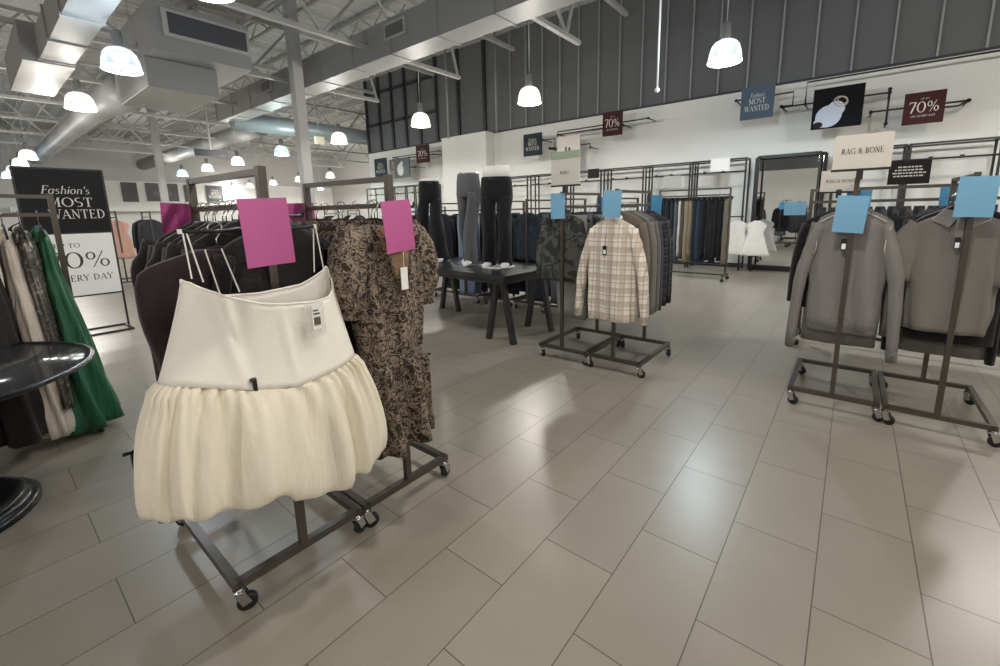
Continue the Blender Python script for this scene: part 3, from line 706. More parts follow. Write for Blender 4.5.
# ------------------------------------------------------------------ the ivory bubble skirt
def bubble_skirt():
    root = thing('bubble_skirt', 'ivory strapless bubble-hem skirt dress hanging at the end of the nearest rack', 'skirt', (-1.59, .612, 0), pi/2)
    n = 220; r_ = random.Random(3)
    TOP = [(0,1.262),(18,1.303),(30,1.285),(60,1.245),(90,1.235),(130,1.25),(158,1.302),(172,1.314),(180,1.296),(188,1.310),(203,1.304),(228,1.272),(252,1.235),(275,1.202),(300,1.188),(325,1.192),(345,1.215),(360,1.262)]
    def topz(x, th):
        d = math.degrees(th) % 360
        for (a, b), (c, e) in zip(TOP, TOP[1:]):
            if d <= c: u = (d-a)/(c-a); return b+(e-b)*u
        return TOP[-1][1]
    def seamz(x): return .955 + (.055*(max(0, -x)/.3)**1.2) - .05*max(0, 1-abs(x-.04)/.3) - .012*max(0,x/.3)
    rings = []
    for j in range(15):
        u = j/14; ring = []
        for k in range(n):
            th = 2*pi*k/n; c, s = cos(th), sin(th)
            w = (.222 if c < 0 else .258)+(.092 if c < 0 else .058)*u**1.1
            x = w*(abs(c)**.8)*(1 if c > 0 else -1)
            fr = .055+.05*u + .035*(1-u)**2*(1-abs(c))
            bk = .02+.05*u
            y = -(abs(s)**.7)*fr if s < 0 else (abs(s)**.7)*bk
            if s < 0: y += .010*sin(13*x+2)*u*(1-abs(c)) - .022*math.exp(-((x+.165-.05*u)/.022)**2)*(1-.6*u) + .020*math.exp(-((x+.11)/.03)**2)*(1-u)**.7 - .010*math.exp(-((x-.02-.03*u)/.012)**2)*sin(pi*min(1,u*1.1)) + .012*math.exp(-((x-.09)/.06)**2)*sin(pi*u)
            z = topz(x, th)*(1-u)+seamz(x)*u + .004*sin(40*x)*u*(1-u)
            ring.append((x, y, z))
        rings.append(ring)
    m = MB().loft(rings); solid(m.build('yoke', M_ivory, root), .004)
    # top edge binding
    e = MB().tube([Vector(p) for p in rings[0]], .0045, 6, False, True); e.build('top_edge', M_ivory, root)
    # gathered bubble
    N2 = 260; ph = [r_.uniform(0, 6.28) for _ in range(8)]
    def tri(x): return 1-2*abs(((x/pi) % 2)-1)
    def fold(th, u):
        big = .55*tri(13*th+ph[0]+1.1*sin(3*th+ph[1])+.5*u) + .35*sin(21*th+ph[2]+.9*sin(5*th)+.8*u) + .25*sin(8*th+ph[3])
        fine = .7*sin(47*th+ph[4]+1.5*sin(7*th)) + .3*sin(31*th+ph[5])
        b = math.exp(-6*u)
        return big*(1-b)+fine*b*.75
    def lerp_pts(x, P):
        if x <= P[0][0]: return P[0][1]
        for (a, b), (c, d) in zip(P, P[1:]):
            if x <= c: t_ = (x-a)/(c-a); t_ = t_*t_*(3-2*t_); return b+(d-b)*t_
        return P[-1][1]
    HEM = [(-.42,.63),(-.36,.615),(-.27,.592),(-.11,.565),(-.055,.558),(-.02,.515),(.08,.475),(.16,.46),(.215,.485),(.25,.465),(.33,.475),(.37,.50),(.41,.535)]
    prof = [(0,.316,.100,.3),(.025,.328,.110,.8),(.08,.345,.124,1.),(.16,.354,.138,1.05),(.26,.369,.150,1.1),(.38,.384,.160,1.1),(.50,.395,.168,1.1),(.62,.404,.174,1.1),(.74,.410,.178,1.1),(.85,.413,.179,1.05),(.93,.412,.176,1.),(.975,.407,.168,.9),(1.0,.396,.152,.8),(1.0,.375,.13,.7),(.97,.35,.11,.5),(.9,.33,.10,.4)]
    rings = []
    for u, w, d, a in prof:
        ring = []
        for k in range(N2):
            th = 2*pi*k/N2; c, s = cos(th), sin(th); g = fold(th, u)
            x = w*(1+.008*a*g)*(abs(c)**.8)*(1 if c > 0 else -1)
            x += .010*a*u*sin(9*th+ph[6])
            y = ((abs(s)**.72)*d + .036*a*g*min(1, .35+abs(s)))*(1 if s > 0 else -1)*(.7 if s > 0 else 1)
            sz = seamz(x); hz = lerp_pts(x, HEM)
            z = sz+(hz-sz)*u + .010*a*g*u + .006*sin(17*th)*u
            ring.append((x, y, z))
        rings.append(ring)
    m = MB().loft(rings); solid(m.build('bubble_hem', M_ivory2, root), .003)
    # ribbon loops
    m = MB()
    for x, y, z0, z1, x1 in ((-.195,-.005,1.315,1.455,-.2),(-.165,.0,1.30,1.455,-.19),(-.115,.03,1.25,1.40,-.145),(-.06,.02,1.25,1.40,-.10)):
        MB().bar((x,y,z0),(x1,y*.4,z1),.004,.0025,(0,1,0)).build('hanger_loop', M_paper, root)
    for x, y, z0, z1, x1 in ((.235,.005,1.30,1.455,.218),(.205,.02,1.285,1.455,.212)):
        MB().bar((x,y,z0),(x1,y*.4,z1),.004,.0025,(0,1,0)).build('hanger_loop', M_paper, root)
    # price tag and security tag on the front
    o = MB().box(.118,.15,-.106,-.103,1.095,1.185).build('price_tag', M_paper, root)
    m = MB()
    for k in range(9): m.box(.123+.0028*k,.1242+.0028*k,-.1075,-.106,1.11,1.14)
    m.box(.122,.146,-.1075,-.106,1.15,1.155); m.box(.122,.14,-.1075,-.106,1.162,1.167)
    m.build('barcode', M_text_d, o)
    MB().box(.095,.165,-.103,-.1,1.07,1.19).build('clear_pouch', M_clear, root)
    bevel(MB().box(-.100,-.088,-.114,-.100,.935,.978).build('security_tag', M_plast, root), .004)
    bevel(MB().box(-.108,-.089,-.116,-.102,.973,.984).build('security_pin', M_plast, root), .004)
bubble_skirt()
def bar_hanger(x0, x1, loc, rz, label):
    t = thing('clip_hanger', label, 'hanger', loc, rz)
    hanger_mesh(MB()).build('hook', M_chrome, t)
    MB().tube([(x0,0,-.055),(x0*.5,0,-.06),(0,0,-.05),(x1*.5,0,-.06),(x1,0,-.055)], .006, 8).build('bar', M_plast, t)
    for x in (x0,x1): MB().box(x-.005,x+.005,-.006,.006,-.062,-.048).build('end_hook', M_white, t)
    return t
bar_hanger(-.2, .22, (-1.59, .605, 1.515), pi/2, 'black bar hanger with pale ends carrying the ivory bubble skirt')
t = thing('garment_tag', 'small black tag poking out left of the ivory bubble skirt', 'tag', (-1.75, .238, .737), pi/2)
MB().box(-.012,.012,-.006,.006,-.03,.03).build('tag_body', M_plast, t); MB().box(-.03,.012,-.006,.006,.02,.032).build('tag_pin', M_plast, t)

# ------------------------------------------------------------------ printed puff-sleeve dresses
def print_dress(m_main, hero=True, name='printed_dress'):
    t = bpy.data.objects.new(name, None); COL.objects.link(t)
    pr = [(-.085,.085,.05),(-.10,.115,.062),(-.125,.155,.072),(-.16,.178,.08),(-.22,.185,.085),(-.32,.18,.088),(-.45,.168,.085),(-.58,.158,.08),(-.665,.152,.076),(-.685,.150,.074),(-.70,.162,.088),(-.73,.166,.092),(-.82,.168,.096),(-.92,.17,.10),(-1.0,.172,.10),(-1.02,.172,.10),(-1.03,.178,.108),(-1.10,.18,.11)]
    m = MB(); body(m, pr, lambda z: .2+.2*max(0,-z-.25)+(.25 if z < -.69 else 0), 11, 96, k0=6); m.build('dress_body', m_main, t)
    for s in (-1, 1):
        m = MB(); P = []; 
        path = [((.125,0,-.115),.04,.05),((.15,-.004,-.13),.062,.075),((.175,-.01,-.19),.075,.092),((.19,-.015,-.27),.076,.096),((.192,-.018,-.35),.068,.086),((.182,-.02,-.41),.05,.06),((.178,-.02,-.43),.045,.05),((.178,-.02,-.46),.056,.06)]
        pts = [Vector((s*a[0],a[1],a[2])) for a,_,_ in path]
        rings = []
        for i, p in enumerate(pts):
            d = (pts[min(i+1,len(pts)-1)]-pts[max(i-1,0)]).normalized(); a_ = d.cross(Vector((0,1,0))).normalized(); b_ = Vector((0,1,0))
            rx, ry = path[i][1], path[i][2]
            ring = []
            for k in range(40):
                th = 2*pi*k/40; g = 1+.07*sin(9*th+i*.25+s)+.04*sin(5*th+i)
                ring.append(p + a_*(rx*cos(th)*g) + b_*(ry*.85*sin(th)*g))
            rings.append(ring)
        m.loft(rings, True, True); m.build('puff_sleeve', m_main, t)
    if hero:
        m = MB()
        m.grid(lambda u, v: ((u-.5)*2*(.078*(1-v)**.62+.002), -.072-.045*min(1,v*2.2)+.02*abs(u-.5)*2*(1-v), -.088-.285*v), 8, 12)
        m.build('neckline_lining', cloth('#8f7358', .7), t)
        m = MB()
        for s in (-1,1): m.tube([(s*.078,-.06,-.085),(s*.068,-.112,-.15),(s*.044,-.122,-.26),(0,-.122,-.375)], .006, 6)
        m.build('neck_edge', m_main, t)
        tp = tag_part(t, -.002,-.130,-.262,.034,.095,M_paper,'price_tag',.13)
        m = MB(); m.box(-.014,.010,-.1315,-.130,-.285,-.275); m.box(-.012,.008,-.1315,-.130,-.31,-.303); m.build('print', M_text_d, tp)
        MB().tube([(x/100, -.094-.004*sin(x*1.9), -.69+.003*sin(x*2.3)) for x in range(-15,16)], .006, 6).build('waist_seam', m_main, t)
    return t
t = print_dress(M_printB); t.location = (-1.60, 1.135, 1.54); t.rotation_euler = (0,0,pi/2)
tag(t, 'tan and black print midi dress with puff sleeves facing out at the rack end', 'dress', 'tan and black print dresses')
hanger((-1.60, 1.135, 1.54), pi/2, 'black hanger of the print dress that faces out')
D2 = print_dress(M_printB2, False)
for c_ in D2.children_recursive:
    for v_ in c_.data.vertices: v_.co.y *= .36
index_kids()
for i, (y, dx, a) in enumerate(((.10,-.03,-.5),(.20,.02,-.2),(.30,0,.1),(.40,-.02,-.1),(.50,.02,.15),(.60,.0,-.1),(.70,.0,.05))):
    p = at(LB, ZB, dx, y, HZ)
    o = D2 if i == 0 else copy_tree(D2)
    o.location = p; o.rotation_euler = (0,0,ZB+a)
    tag(o, 'dark tan print dress, %s behind the print dress facing out' % ORD[i], 'dress', 'tan and black print dresses')
    hanger(p, ZB+a, 'black hanger of the %s print dress behind the one facing out' % ORD[i])

# rack A: black jackets
p_ = at(LA, ZA, .055, .05, HZ-.015)
garment_obj('black_jacket', slim_longsleeve(cloth('#1b1718', .6, .4, 70), -.62, .2, 77, .03, .5), p_, ZA, 'black jacket right behind the pink card of the nearest rack', 'jacket', None)
# more black clothes and a plum dress behind the skirt
def jk(c, seed, hem=-.7, **k): return slim_longsleeve(cloth(c, .6, .4, 70), hem, .24, seed, .03, **k)
A_black = [jk('#1d191a', 1), jk('#231d1e', 2, -.6), slim_dress(cloth('#201a1b', .7), -.95, .23, .26, 3, .03, .3), jk('#1a1718', 4)]
itemsA = [(A_black[0],'black_jacket','black jacket','jacket'), (A_black[2],'black_dress','black short-sleeved dress','dress'), (A_black[1],'black_jacket','soft black cropped jacket','jacket'),
          (A_black[3],'black_jacket','black jacket','jacket'), (A_black[2],'black_dress','black short-sleeved dress','dress'), (A_black[0],'black_jacket','black jacket','jacket'), (A_black[1],'black_jacket','soft black cropped jacket','jacket'),(A_black[3],'black_jacket','black jacket','jacket'),(A_black[2],'black_dress','black dress','dress')]
fill(LA, ZA, itemsA, .17, .70, 'behind the ivory skirt', 'dark garments behind the ivory skirt')
M_plum = cloth('#2c2023', .75, .4, 90)
def boxy(z0=-1.0):
    m = MB(); pr = [(-.085,.07,.03),(-.10,.12,.035),(-.115,.17,.04),(-.13,.21,.042),(-.15,.238,.045),(-.19,.25,.045)] + [(-.19+(z0+.19)*k/16, .25+.012*sin(k*.7)-.03*sin(pi*k/16)+.05*(k/16)**2, .045+.02*k/16) for k in range(1,17)]
    body(m, pr, lambda z: .1+.15*max(0,-z-.3), 9, 64); return m.mesh('garment', M_plum)
plum = boxy()
p = at(LA, ZA, -.145, .085, 1.475)
garment_obj('plum_dress', plum, p, ZA+.02, 'dark plum dress with square shoulders left of the ivory bubble skirt', 'dress', None)
hanger(p, ZA+.02, 'black hanger of the dark plum dress')
# studded black leather jacket sleeve at the back left
def leather_jacket():
    t = thing('leather_jacket', 'black studded leather jacket at the back left of the nearest rack', 'jacket', at(LA, ZA, .05, .755, HZ), ZA)
    M = mat('black_leather', '#161415', .35, bump=.4, bscale=45)
    m = MB(); body(m, top_profile(.23, -.42, .035), lambda z: .2, 5, 48); m.build('jacket_body', M, t)
    for s in (-1,1):
        m = MB(); sleeve(m, s, [(.19,0,-.17),(.23,0,-.28),(.24,-.01,-.38)], [.06,.055,.05], 14, 4); m.build('sleeve', M, t)
    m = MB()
    for k in range(12):
        a = random.uniform(-.2,.2); z = random.uniform(-.42,-.18); m.lathe([(.007,0),(.005,-.004),(.001,-.006)], (a,-.05,z), 8, 'y')
    m.build('stud', M_chrome, t)
leather_jacket()

card(LA, ZA, -.12, -.28, 1.452, M_pink, 'bright pink card at the end of the nearest rack above the ivory skirt', .144, .206, -.04, .0)
card(LB, ZB, -.147, -.235, 1.45, M_pink, 'bright pink card above the print dress that faces out', .145, .208, -.08, .0)
card(LA, ZA, -.06, RL+.035, 1.47, M_pinkd, 'magenta card on the back post of the nearest rack', .125, .20, .05, .05)
card(LB, ZB, -.02, RL+.035, 1.45, M_pinkd, 'magenta card on the back post of the print dress rack', .165, .245, -.03, .03)

# ------------------------------------------------------------------ hero tops
def shirt(name, m_main, hem, slen, sl_spread, root_loc, rz, label, cat, collar, trim=None, hem_band=None, cuff=None, short=False, depth=.065, seed=5, group=None, hw=.222):
    t = thing(name, label, cat, root_loc, rz, group)
    pr = []
    for z, w, d in SH: pr.append((z, w, d))
    n = 18
    for k in range(1, n+1):
        u = k/n; pr.append((-.2+(hem+.2)*u, .222+(hw-.222)*u+.004*sin(k), depth+.03*u))
    m = MB(); body(m, pr, lambda z: .09+.34*max(0,-z-.2), seed, 110, k0=3); m.build('body', m_main, t)
    for s in (-1,1):
        m = MB()
        if short: sleeve(m, s, [(.17,0,-.155),(.225,-.004,-.26),(.25,-.01,-.165-slen)], [.06,.085,.09], 22, seed+s)
        else: sleeve(m, s, [(.175,0,-.165),(.215+.2*sl_spread,-.004,-.36),(.235+.6*sl_spread,-.02,-.55),(.235+sl_spread,-.03,-.165-slen)], [.06,.075,.066,.05], 22, seed+s)
        o = m.build('sleeve', m_main, t)
        if cuff:
            x = s*(.235+sl_spread); MB().tube([(x-.004*s,-.03,-.165-slen+.05),(x,-.03,-.165-slen-.03)], [(.034,.05),(.031,.046)], 18).build('cuff', cuff, o)
        if trim and not short:
            pts = [(s*.075,-.045,-.088),(s*.13,-.052,-.115),(s*.18,-.05,-.15)]
            MB().tube(pts, .004, 6).build('seam_piping', trim, o)
            pts = [(s*.205,-.045,-.18),(s*.19,-.062,-.25),(s*.185,-.068,-.33),(s*.2,-.06,-.38)]
            MB().tube(pts, .0035, 6).build('armhole_seam', trim, o)
    if hem_band:
        m = MB(); body(m, [(hem+.10,hw+.004,depth+.034),(hem+.05,hw-.004,depth+.032),(hem-.005,hw-.012,depth+.026)], lambda z: .09+.34*(-z-.2), seed, 110); m.build('hem_band', hem_band, t)
    if collar == 'crew':
        m = MB(); m.tube([(.088*cos(a),.052*sin(a)-.004,-.088+.02*sin(a)+ .01*abs(cos(a))) for a in [2*pi*k/28 for k in range(28)]], (.009,.016), 8, False, True); m.build('neck_band', m_main if not hem_band else hem_band, t)
    if collar in ('point','band'):
        m = MB(); m.tube([(.072*cos(a),.05*sin(a),-.075+.012*sin(a)) for a in [2*pi*k/24 for k in range(24)]], (.006,.02), 8, False, True); m.build('collar_band', m_main, t)
    if collar == 'point':
        for s in (-1,1):
            m = MB(); pts = [(s*.012,-.062,-.1),(s*.078,-.052,-.064),(s*.125,-.066,-.122),(s*.052,-.088,-.168)]
            k = m.add(pts); m.face([k,k+1,k+2,k+3] if s > 0 else [k+3,k+2,k+1,k]); o = solid(m.build('collar_leaf', m_main, t), .006)
            if trim: MB().tube([pts[0],pts[3],pts[2],pts[1]], .0032, 6).build('collar_tipping', trim, o)
    return t
# M2 cream plaid shirt
s = shirt('plaid_shirt', M_plaid, -.955, .76, .08, (-1.61, 3.47, 1.50), 0, 'cream and tan plaid long-sleeved shirt facing out on the middle rack', 'shirt', 'band', depth=.07, cuff=M_plaid, seed=21, hw=.225)
m = MB(); m.grid(lambda u, v: (-.018+.036*u, -.078-.028*min(1,v*1.4), -.09-.84*v), 2, 16); m.build('placket', M_plaid, s)
m = MB()
for k in range(7): m.lathe([(.006,-.004),(.006,0)], (0,-.084-.028*min(1,(k+.6)/7*1.4),-.14-.115*k), 10, 'y', c0=True, c1=True)
m.build('button', cloth('#d8c9b0', .5), s)
MB().box(-.025,.025,.02,.026,-.13,-.095).build('neck_label', M_plast, s)
tp = MB().box(-.05,-.014,-.097,-.092,-.38,-.30).build('hang_tag', M_plast, s); MB().box(-.044,-.02,-.0985,-.097,-.37,-.335).build('tag_sticker', M_paper, tp); MB().tube([(-.032,-.095,-.30),(-.03,-.08,-.2)], .0015, 5).build('tag_string', M_plast, tp)
hanger((-1.61,3.47,1.50), 0, 'black hanger of the cream plaid shirt')
P_ = [('#6f665b','brown-grey shirt'),('#55524e','grey shirt'),('#77746f','pale grey checked shirt'),('#4c4b4b','charcoal shirt'),('#6a6660','grey overshirt'),('#3b3d42','slate shirt')]
it = [(slim_longsleeve(cloth(c, .85), -1.02, .235, 30+k, .03, .84), 'button_shirt', d, 'shirt') for k, (c, d) in enumerate(P_)]
it.append((slim_longsleeve(M_plaidd, -1.04, .235, 41, .03, .82), 'plaid_shirt', 'dark plaid shirt', 'shirt'))
it.append((slim_longsleeve(cloth('#22232a'), -.95, .235, 42, .03, .72), 'button_shirt', 'navy black shirt', 'shirt'))
it.append((slim_longsleeve(M_plaidd, -1.0, .235, 43, .03, .82), 'plaid_shirt', 'dark plaid shirt', 'shirt'))
fill(LM2, ZM2, it, .10, .72, 'behind the cream plaid shirt', 'shirts behind the cream plaid shirt')
# M1 camo jackets
t = shirt('camouflage_jacket', M_camo, -.74, .5, .0, at(LM1, ZM1, -.06, .12, HZ), .15, 'grey camouflage jacket facing out behind the left post of the middle rack', 'jacket', 'point', depth=.075, cuff=M_camo, seed=31)
hanger(at(LM1, ZM1, -.06, .12, HZ), .15, 'black hanger of the grey camouflage jacket facing out')
it = []
for k, (c, d, n_) in enumerate((('#8a8a86','pale grey jeans','j'),('#5f6264','grey jeans','j'),('#26272b','black jacket','k'),('#33363a','dark denim jacket','k'),('#777b7d','grey jeans','j'),('#202126','black jacket','k'),('#17181b','black coat','k'))):
    if n_ == 'j': it.append((slim_pants(cloth(c), 1.05, k+3, .16), 'hanging_jeans', d, 'jeans'))
    else: it.append((slim_longsleeve(cloth(c), -.85, .24, 50+k, .035, .66), 'hanging_jacket', d, 'jacket'))
fill(LM1, ZM1, it, .20, .74, 'behind the camouflage jacket facing out', 'garments behind the camouflage jacket')
card(LM1, ZM1, -.015, -.045, 1.545, M_blue, 'light blue card on the left post of the middle rack', .155, .24, -.02)
card(LM2, ZM2, .055, -.20, 1.548, M_blue, 'light blue card above the cream plaid shirt', .16, .22, .05)
card(LM1, ZM1, .02, RL+.03, 1.52, M_blued, 'blue card on the back post behind the camouflage jackets', .16, .24, .03)
card(LM2, ZM2, .03, RL+.03, 1.52, M_blued, 'blue card on the back post behind the plaid shirt', .16, .24, .03)
# R1 grey sweater
M_sw = draped('grey_knit', '#7f7c79', .9, 8, 1.6, .5, .04, var=.05, fine=.4); M_swd = cloth('#6d6a68', .9, .6, 90); M_pipe = cloth('#c6beb2', .85)
s = shirt('crewneck_sweater', M_sw, -.93, .90, .06, (-.005, 3.86, 1.535), -.06, 'grey crewneck sweater with pale shoulder seams behind the right rack post', 'sweater', 'crew', trim=M_pipe, hem_band=M_swd, cuff=M_swd, depth=.05, seed=14, hw=.205)
tp = MB().box(-.045,-.012,-.092,-.088,-.34,-.26).build('hang_tag', M_plast, s); MB().box(-.04,-.017,-.0935,-.092,-.333,-.295).build('tag_sticker', M_paper, tp)
hanger((-.005,3.86,1.535), -.06, 'black hanger of the grey crewneck sweater')
it = [(slim_longsleeve(cloth('#74716d'), -1.06, .225, 61, .05, .8), 'long_sweater', 'long grey sweater', 'sweater'), (slim_longsleeve(cloth('#2a2423'), -.78, .24, 62, .03, .62), 'knit_sweater', 'black brown sweater', 'sweater'),
      (slim_longsleeve(cloth('#1c1a1b'), -.82, .24, 63, .03, .68), 'knit_sweater', 'black sweater', 'sweater'), (slim_longsleeve(cloth('#58534e'), -.85, .225, 64, .03, .6), 'knit_sweater', 'taupe sweater', 'sweater'), (slim_longsleeve(cloth('#222022'), -.88, .23, 65, .03, .7), 'knit_sweater', 'black sweater', 'sweater'), (slim_longsleeve(cloth('#3c3b3e'), -.85, .23, 66, .03, .7), 'knit_sweater', 'charcoal sweater', 'sweater'), (slim_longsleeve(cloth('#191819'), -.85, .23, 67, .03, .7), 'knit_sweater', 'black sweater', 'sweater'), (slim_longsleeve(cloth('#2c3038'), -.85, .23, 68, .03, .7), 'knit_sweater', 'navy sweater', 'sweater')]
fill(LR1, ZR1, it, .16, .73, 'behind the grey crewneck sweater', 'sweaters behind the grey crewneck')
# R2 grey polo
M_po = draped('grey_pique', '#77736f', .9, 8, 1.4, .5, .04, var=.05, fine=.4)
s = shirt('polo_shirt', M_po, -.84, .36, 0, (.515, 3.87, 1.525), -.04, 'grey short-sleeved polo with pale collar tipping on the right rack', 'polo shirt', 'point', trim=M_pipe, short=True, depth=.055, seed=17, hw=.20)
m = MB(); m.grid(lambda u, v: (-.018+.036*u, -.07-.022*min(1,v*2), -.1-.2*v), 2, 6); m.build('placket', M_po, s)
MB().box(-.02,.02,-.05,-.044,-.115,-.098).build('neck_label', M_plast, s)
tp = MB().box(-.016,.012,-.097,-.093,-.30,-.23).build('hang_tag', M_plast, s); MB().box(-.011,.008,-.0985,-.097,-.295,-.262).build('tag_sticker', M_paper, tp)
hanger((.515,3.87,1.525), -.04, 'black hanger of the grey polo shirt')
it = [(slim_longsleeve(cloth('#1b191a'), -.95, .215, 71, .05, .3), 'black_tee', 'black short tee', 'tee'), (slim_longsleeve(cloth('#6a6663'), -1.06, .225, 72, .05, .3), 'long_tee', 'long grey tee', 'tee'), (slim_longsleeve(cloth('#171617'), -.8, .27, 73, .04, .86), 'black_sweater', 'black long-sleeved sweater', 'sweater'),
      (slim_longsleeve(cloth('#2b292b'), -.85, .23, 74, .03, .6), 'black_tee', 'black tee', 'tee'), (slim_longsleeve(cloth('#4a4744'), -.85, .23, 75, .03, .6), 'grey_tee', 'dark grey tee', 'tee'), (slim_longsleeve(cloth('#1d1c1e'), -.85, .23, 76, .03, .6), 'black_tee', 'black tee', 'tee'), (slim_longsleeve(cloth('#232227'), -.85, .23, 77, .03, .6), 'black_tee', 'black blue tee', 'tee')]
fill(LR2, ZR2, it, .15, .72, 'behind the grey polo', 'tees behind the grey polo')
garment_obj('black_sweater', slim_longsleeve(cloth('#171617'), -.85, .25, 79, .05, .86), (.515,4.0,1.50), -.05, 'black sweater whose sleeve hangs past the right side of the polo', 'sweater', None)
garment_obj('black_cardigan', slim_longsleeve(cloth('#1d1b1d'), -.80, .24, 88, .035, .60), (-.075,3.935,1.545), .03, 'black cardigan peeking out left of the grey crewneck sweater', 'cardigan', None)
card(LR1, ZR1, -.015, -.06, 1.44, M_blue, 'light blue card on the post before the grey crewneck sweater', .17, .245, .06, .02)
card(LR2, ZR2, 0, -.06, 1.535, M_blue, 'light blue card above the grey polo at the right edge', .165, .235, .02, .02)
card(LR1, ZR1, .02, RL+.03, 1.50, M_blued, 'blue card on the back post behind the crewneck sweater', .16, .24, .02)
card(LR2, ZR2, .02, RL+.03, 1.50, M_blued, 'blue card on the back post behind the polo', .16, .24, -.02)

o_ = MB().box(-.10,.10,-.002,.002,-.07,.07).build('colour_card', M_blue); o_.location = (-.515, 5.66, 1.475)
tag(o_, 'small blue card at the left end of the long crosswise rack', 'price card')
# sign holders on racks
def top_sign(loc, w, h, z0, m, lines, label, stem_to, lm=M_text_d, name='rack_sign', rz=0, band=None, lean=0.):
    t = thing(name, label, 'sign', loc, rz); t.rotation_euler = (lean, 0, rz)
    zc = z0+h/2-loc[2]
    bevel(MB().box(-w/2,w/2,-.006,.006,zc-h/2,zc+h/2).build('panel', m, t), .002)
    MB().box(-w/2-.004,w/2+.004,-.01,.01,zc-h/2-.014,zc-h/2).build('frame_foot', M_black, t)
    MB().tube([(0,0,zc-h/2-.01),(0,0,stem_to-loc[2])], .007, 8).build('stem', M_black, t)
    MB().box(-.018,.018,-.02,.02,stem_to-loc[2]-.02,stem_to-loc[2]+.05).build('clamp', M_plast, t)
    if band: MB().box(-w/2,w/2,-.0085,-.006,zc+h/2-h*.22,zc+h/2).build('colour_band', band, t)
    m2 = MB()
    for text, fx, fz, hh, ww in lines: lettering(m2, text, (fx*w, -.0095, zc+(fz-.5)*h), (1,0,0), (0,0,1), hh, ww)
    if lines: m2.build('lettering', lm, t)
    return t
top_sign((-.0,3.70,RH), .30, .215, 1.735, M_signcream, [('RAG & BONE',0,.44,.036,.215)], 'cream sign reading RAG & BONE on the post of the crewneck rack', RH+.005)
top_sign((-.12,4.55,RH), .26, .17, 1.615, M_signcream, [('RAG & BONE',0,.42,.026,.19)], 'lower cream RAG & BONE sign behind the first one', RH-.1)
top_sign((-2.12,3.52,RH), .30, .30, 1.735, mat('sign_grey_white', '#c4c2ba', .6), [('RAILS',0,.33,.026,.10)], 'pale RAILS sign with a green band on the middle rack', RH+.0, band=mat('sage_band', '#93a088', .6))

# ------------------------------------------------------------------ display table and half mannequins
def display_table(c, rz, L_, D_, H_):
    t = thing('display_table', 'black display table on splayed legs carrying three trousered mannequins', 'table', (c[0], c[1], 0), rz)
    bevel(MB().box(-L_/2,L_/2,-D_/2,D_/2,H_-.05,H_).build('table_top', M_tabletop, t), .004)
    m = MB(); m.box(-L_/2+.08,L_/2-.08,-D_/2+.06,D_/2-.06,H_-.11,H_-.05); m.build('apron', M_tabletop, t)
    for sx in (-1,1):
        for sy in (-1,1):
            x = sx*(L_/2-.26); y = sy*(D_/2-.2)
            for k in (-1,1):
                MB().bar((x+k*.035,y,H_-.06),(x+k*.2,y,0),.062,.055,(0,1,0)).build('leg', M_tabletop, t)
TC, TRZ, TL, TD, TH = (-3.98, 4.16), math.radians(-4), 2.3, 1.12, .82
display_table(TC, TRZ, TL, TD, TH)
def trousers(m, waist, hipw, hipd, legs, seed, flare):
    """legs: list of (x,y at ankle); z relative to sole"""
    crotch = waist-.29
    pr = [(waist, hipw*.90, hipd*.86),(waist-.03, hipw*.93, hipd*.9),(waist-.1, hipw*.98, hipd),(waist-.18, hipw*1.0, hipd*1.03),(crotch+.03, hipw*1.0, hipd*.98),(crotch-.01, hipw*.97, hipd*.9)]
    body(m, pr, lambda z: .05, seed, 44, p=.85)
    for s, (ax, ay) in zip((-1,1), legs):
        rings = []; n = 30; J = 26
        for j in range(J+1):
            u = j/J; z = (crotch+.06)*(1-u)+.035*u; e = max(0, u-.04)
            kx = ax*.75+s*hipw*.12
            x = s*hipw*.515*(1-e)**1.5 + ax*(1-(1-e)**1.5); y = ay*e + ( -.035*sin(pi*e) )
            wk = hipw*.485*(1-e)+(.094+flare)*e - .012*sin(pi*e)
            dk = hipd*.97*(1-e)+(.10+flare)*e
            ring = []
            for k in range(n):
                th = 2*pi*k/n; g = 1+.035*sin(3*th+seed+5*u)+.025*sin(5*th+13*u+s)+.02*sin(22*u+2*th)*max(0,u-.5)*2
                ring.append((x+wk*cos(th)*g + .006*sin(9*u+seed), y+dk*sin(th)*g, z+.012*u*sin(2*th)))
            rings.append(ring)
        m.loft(rings, True, True)
def shoe(parent, x, y, rz, M):
    m = MB(); rings = []
    for yy, w, h in ((.08,.025,.06),(.07,.044,.10),(.02,.05,.11),(-.04,.052,.09),(-.10,.056,.068),(-.16,.052,.052),(-.205,.032,.036),(-.218,.008,.016)):
        rings.append([(w*cos(2*pi*k/16), yy, max(0, h*.5+h*.5*sin(2*pi*k/16))) for k in range(16)])
    m.loft(rings, True, True)
    o = m.build('foot', M, parent); o.location = (x, y, .008); o.rotation_euler = (0,0,rz); return o
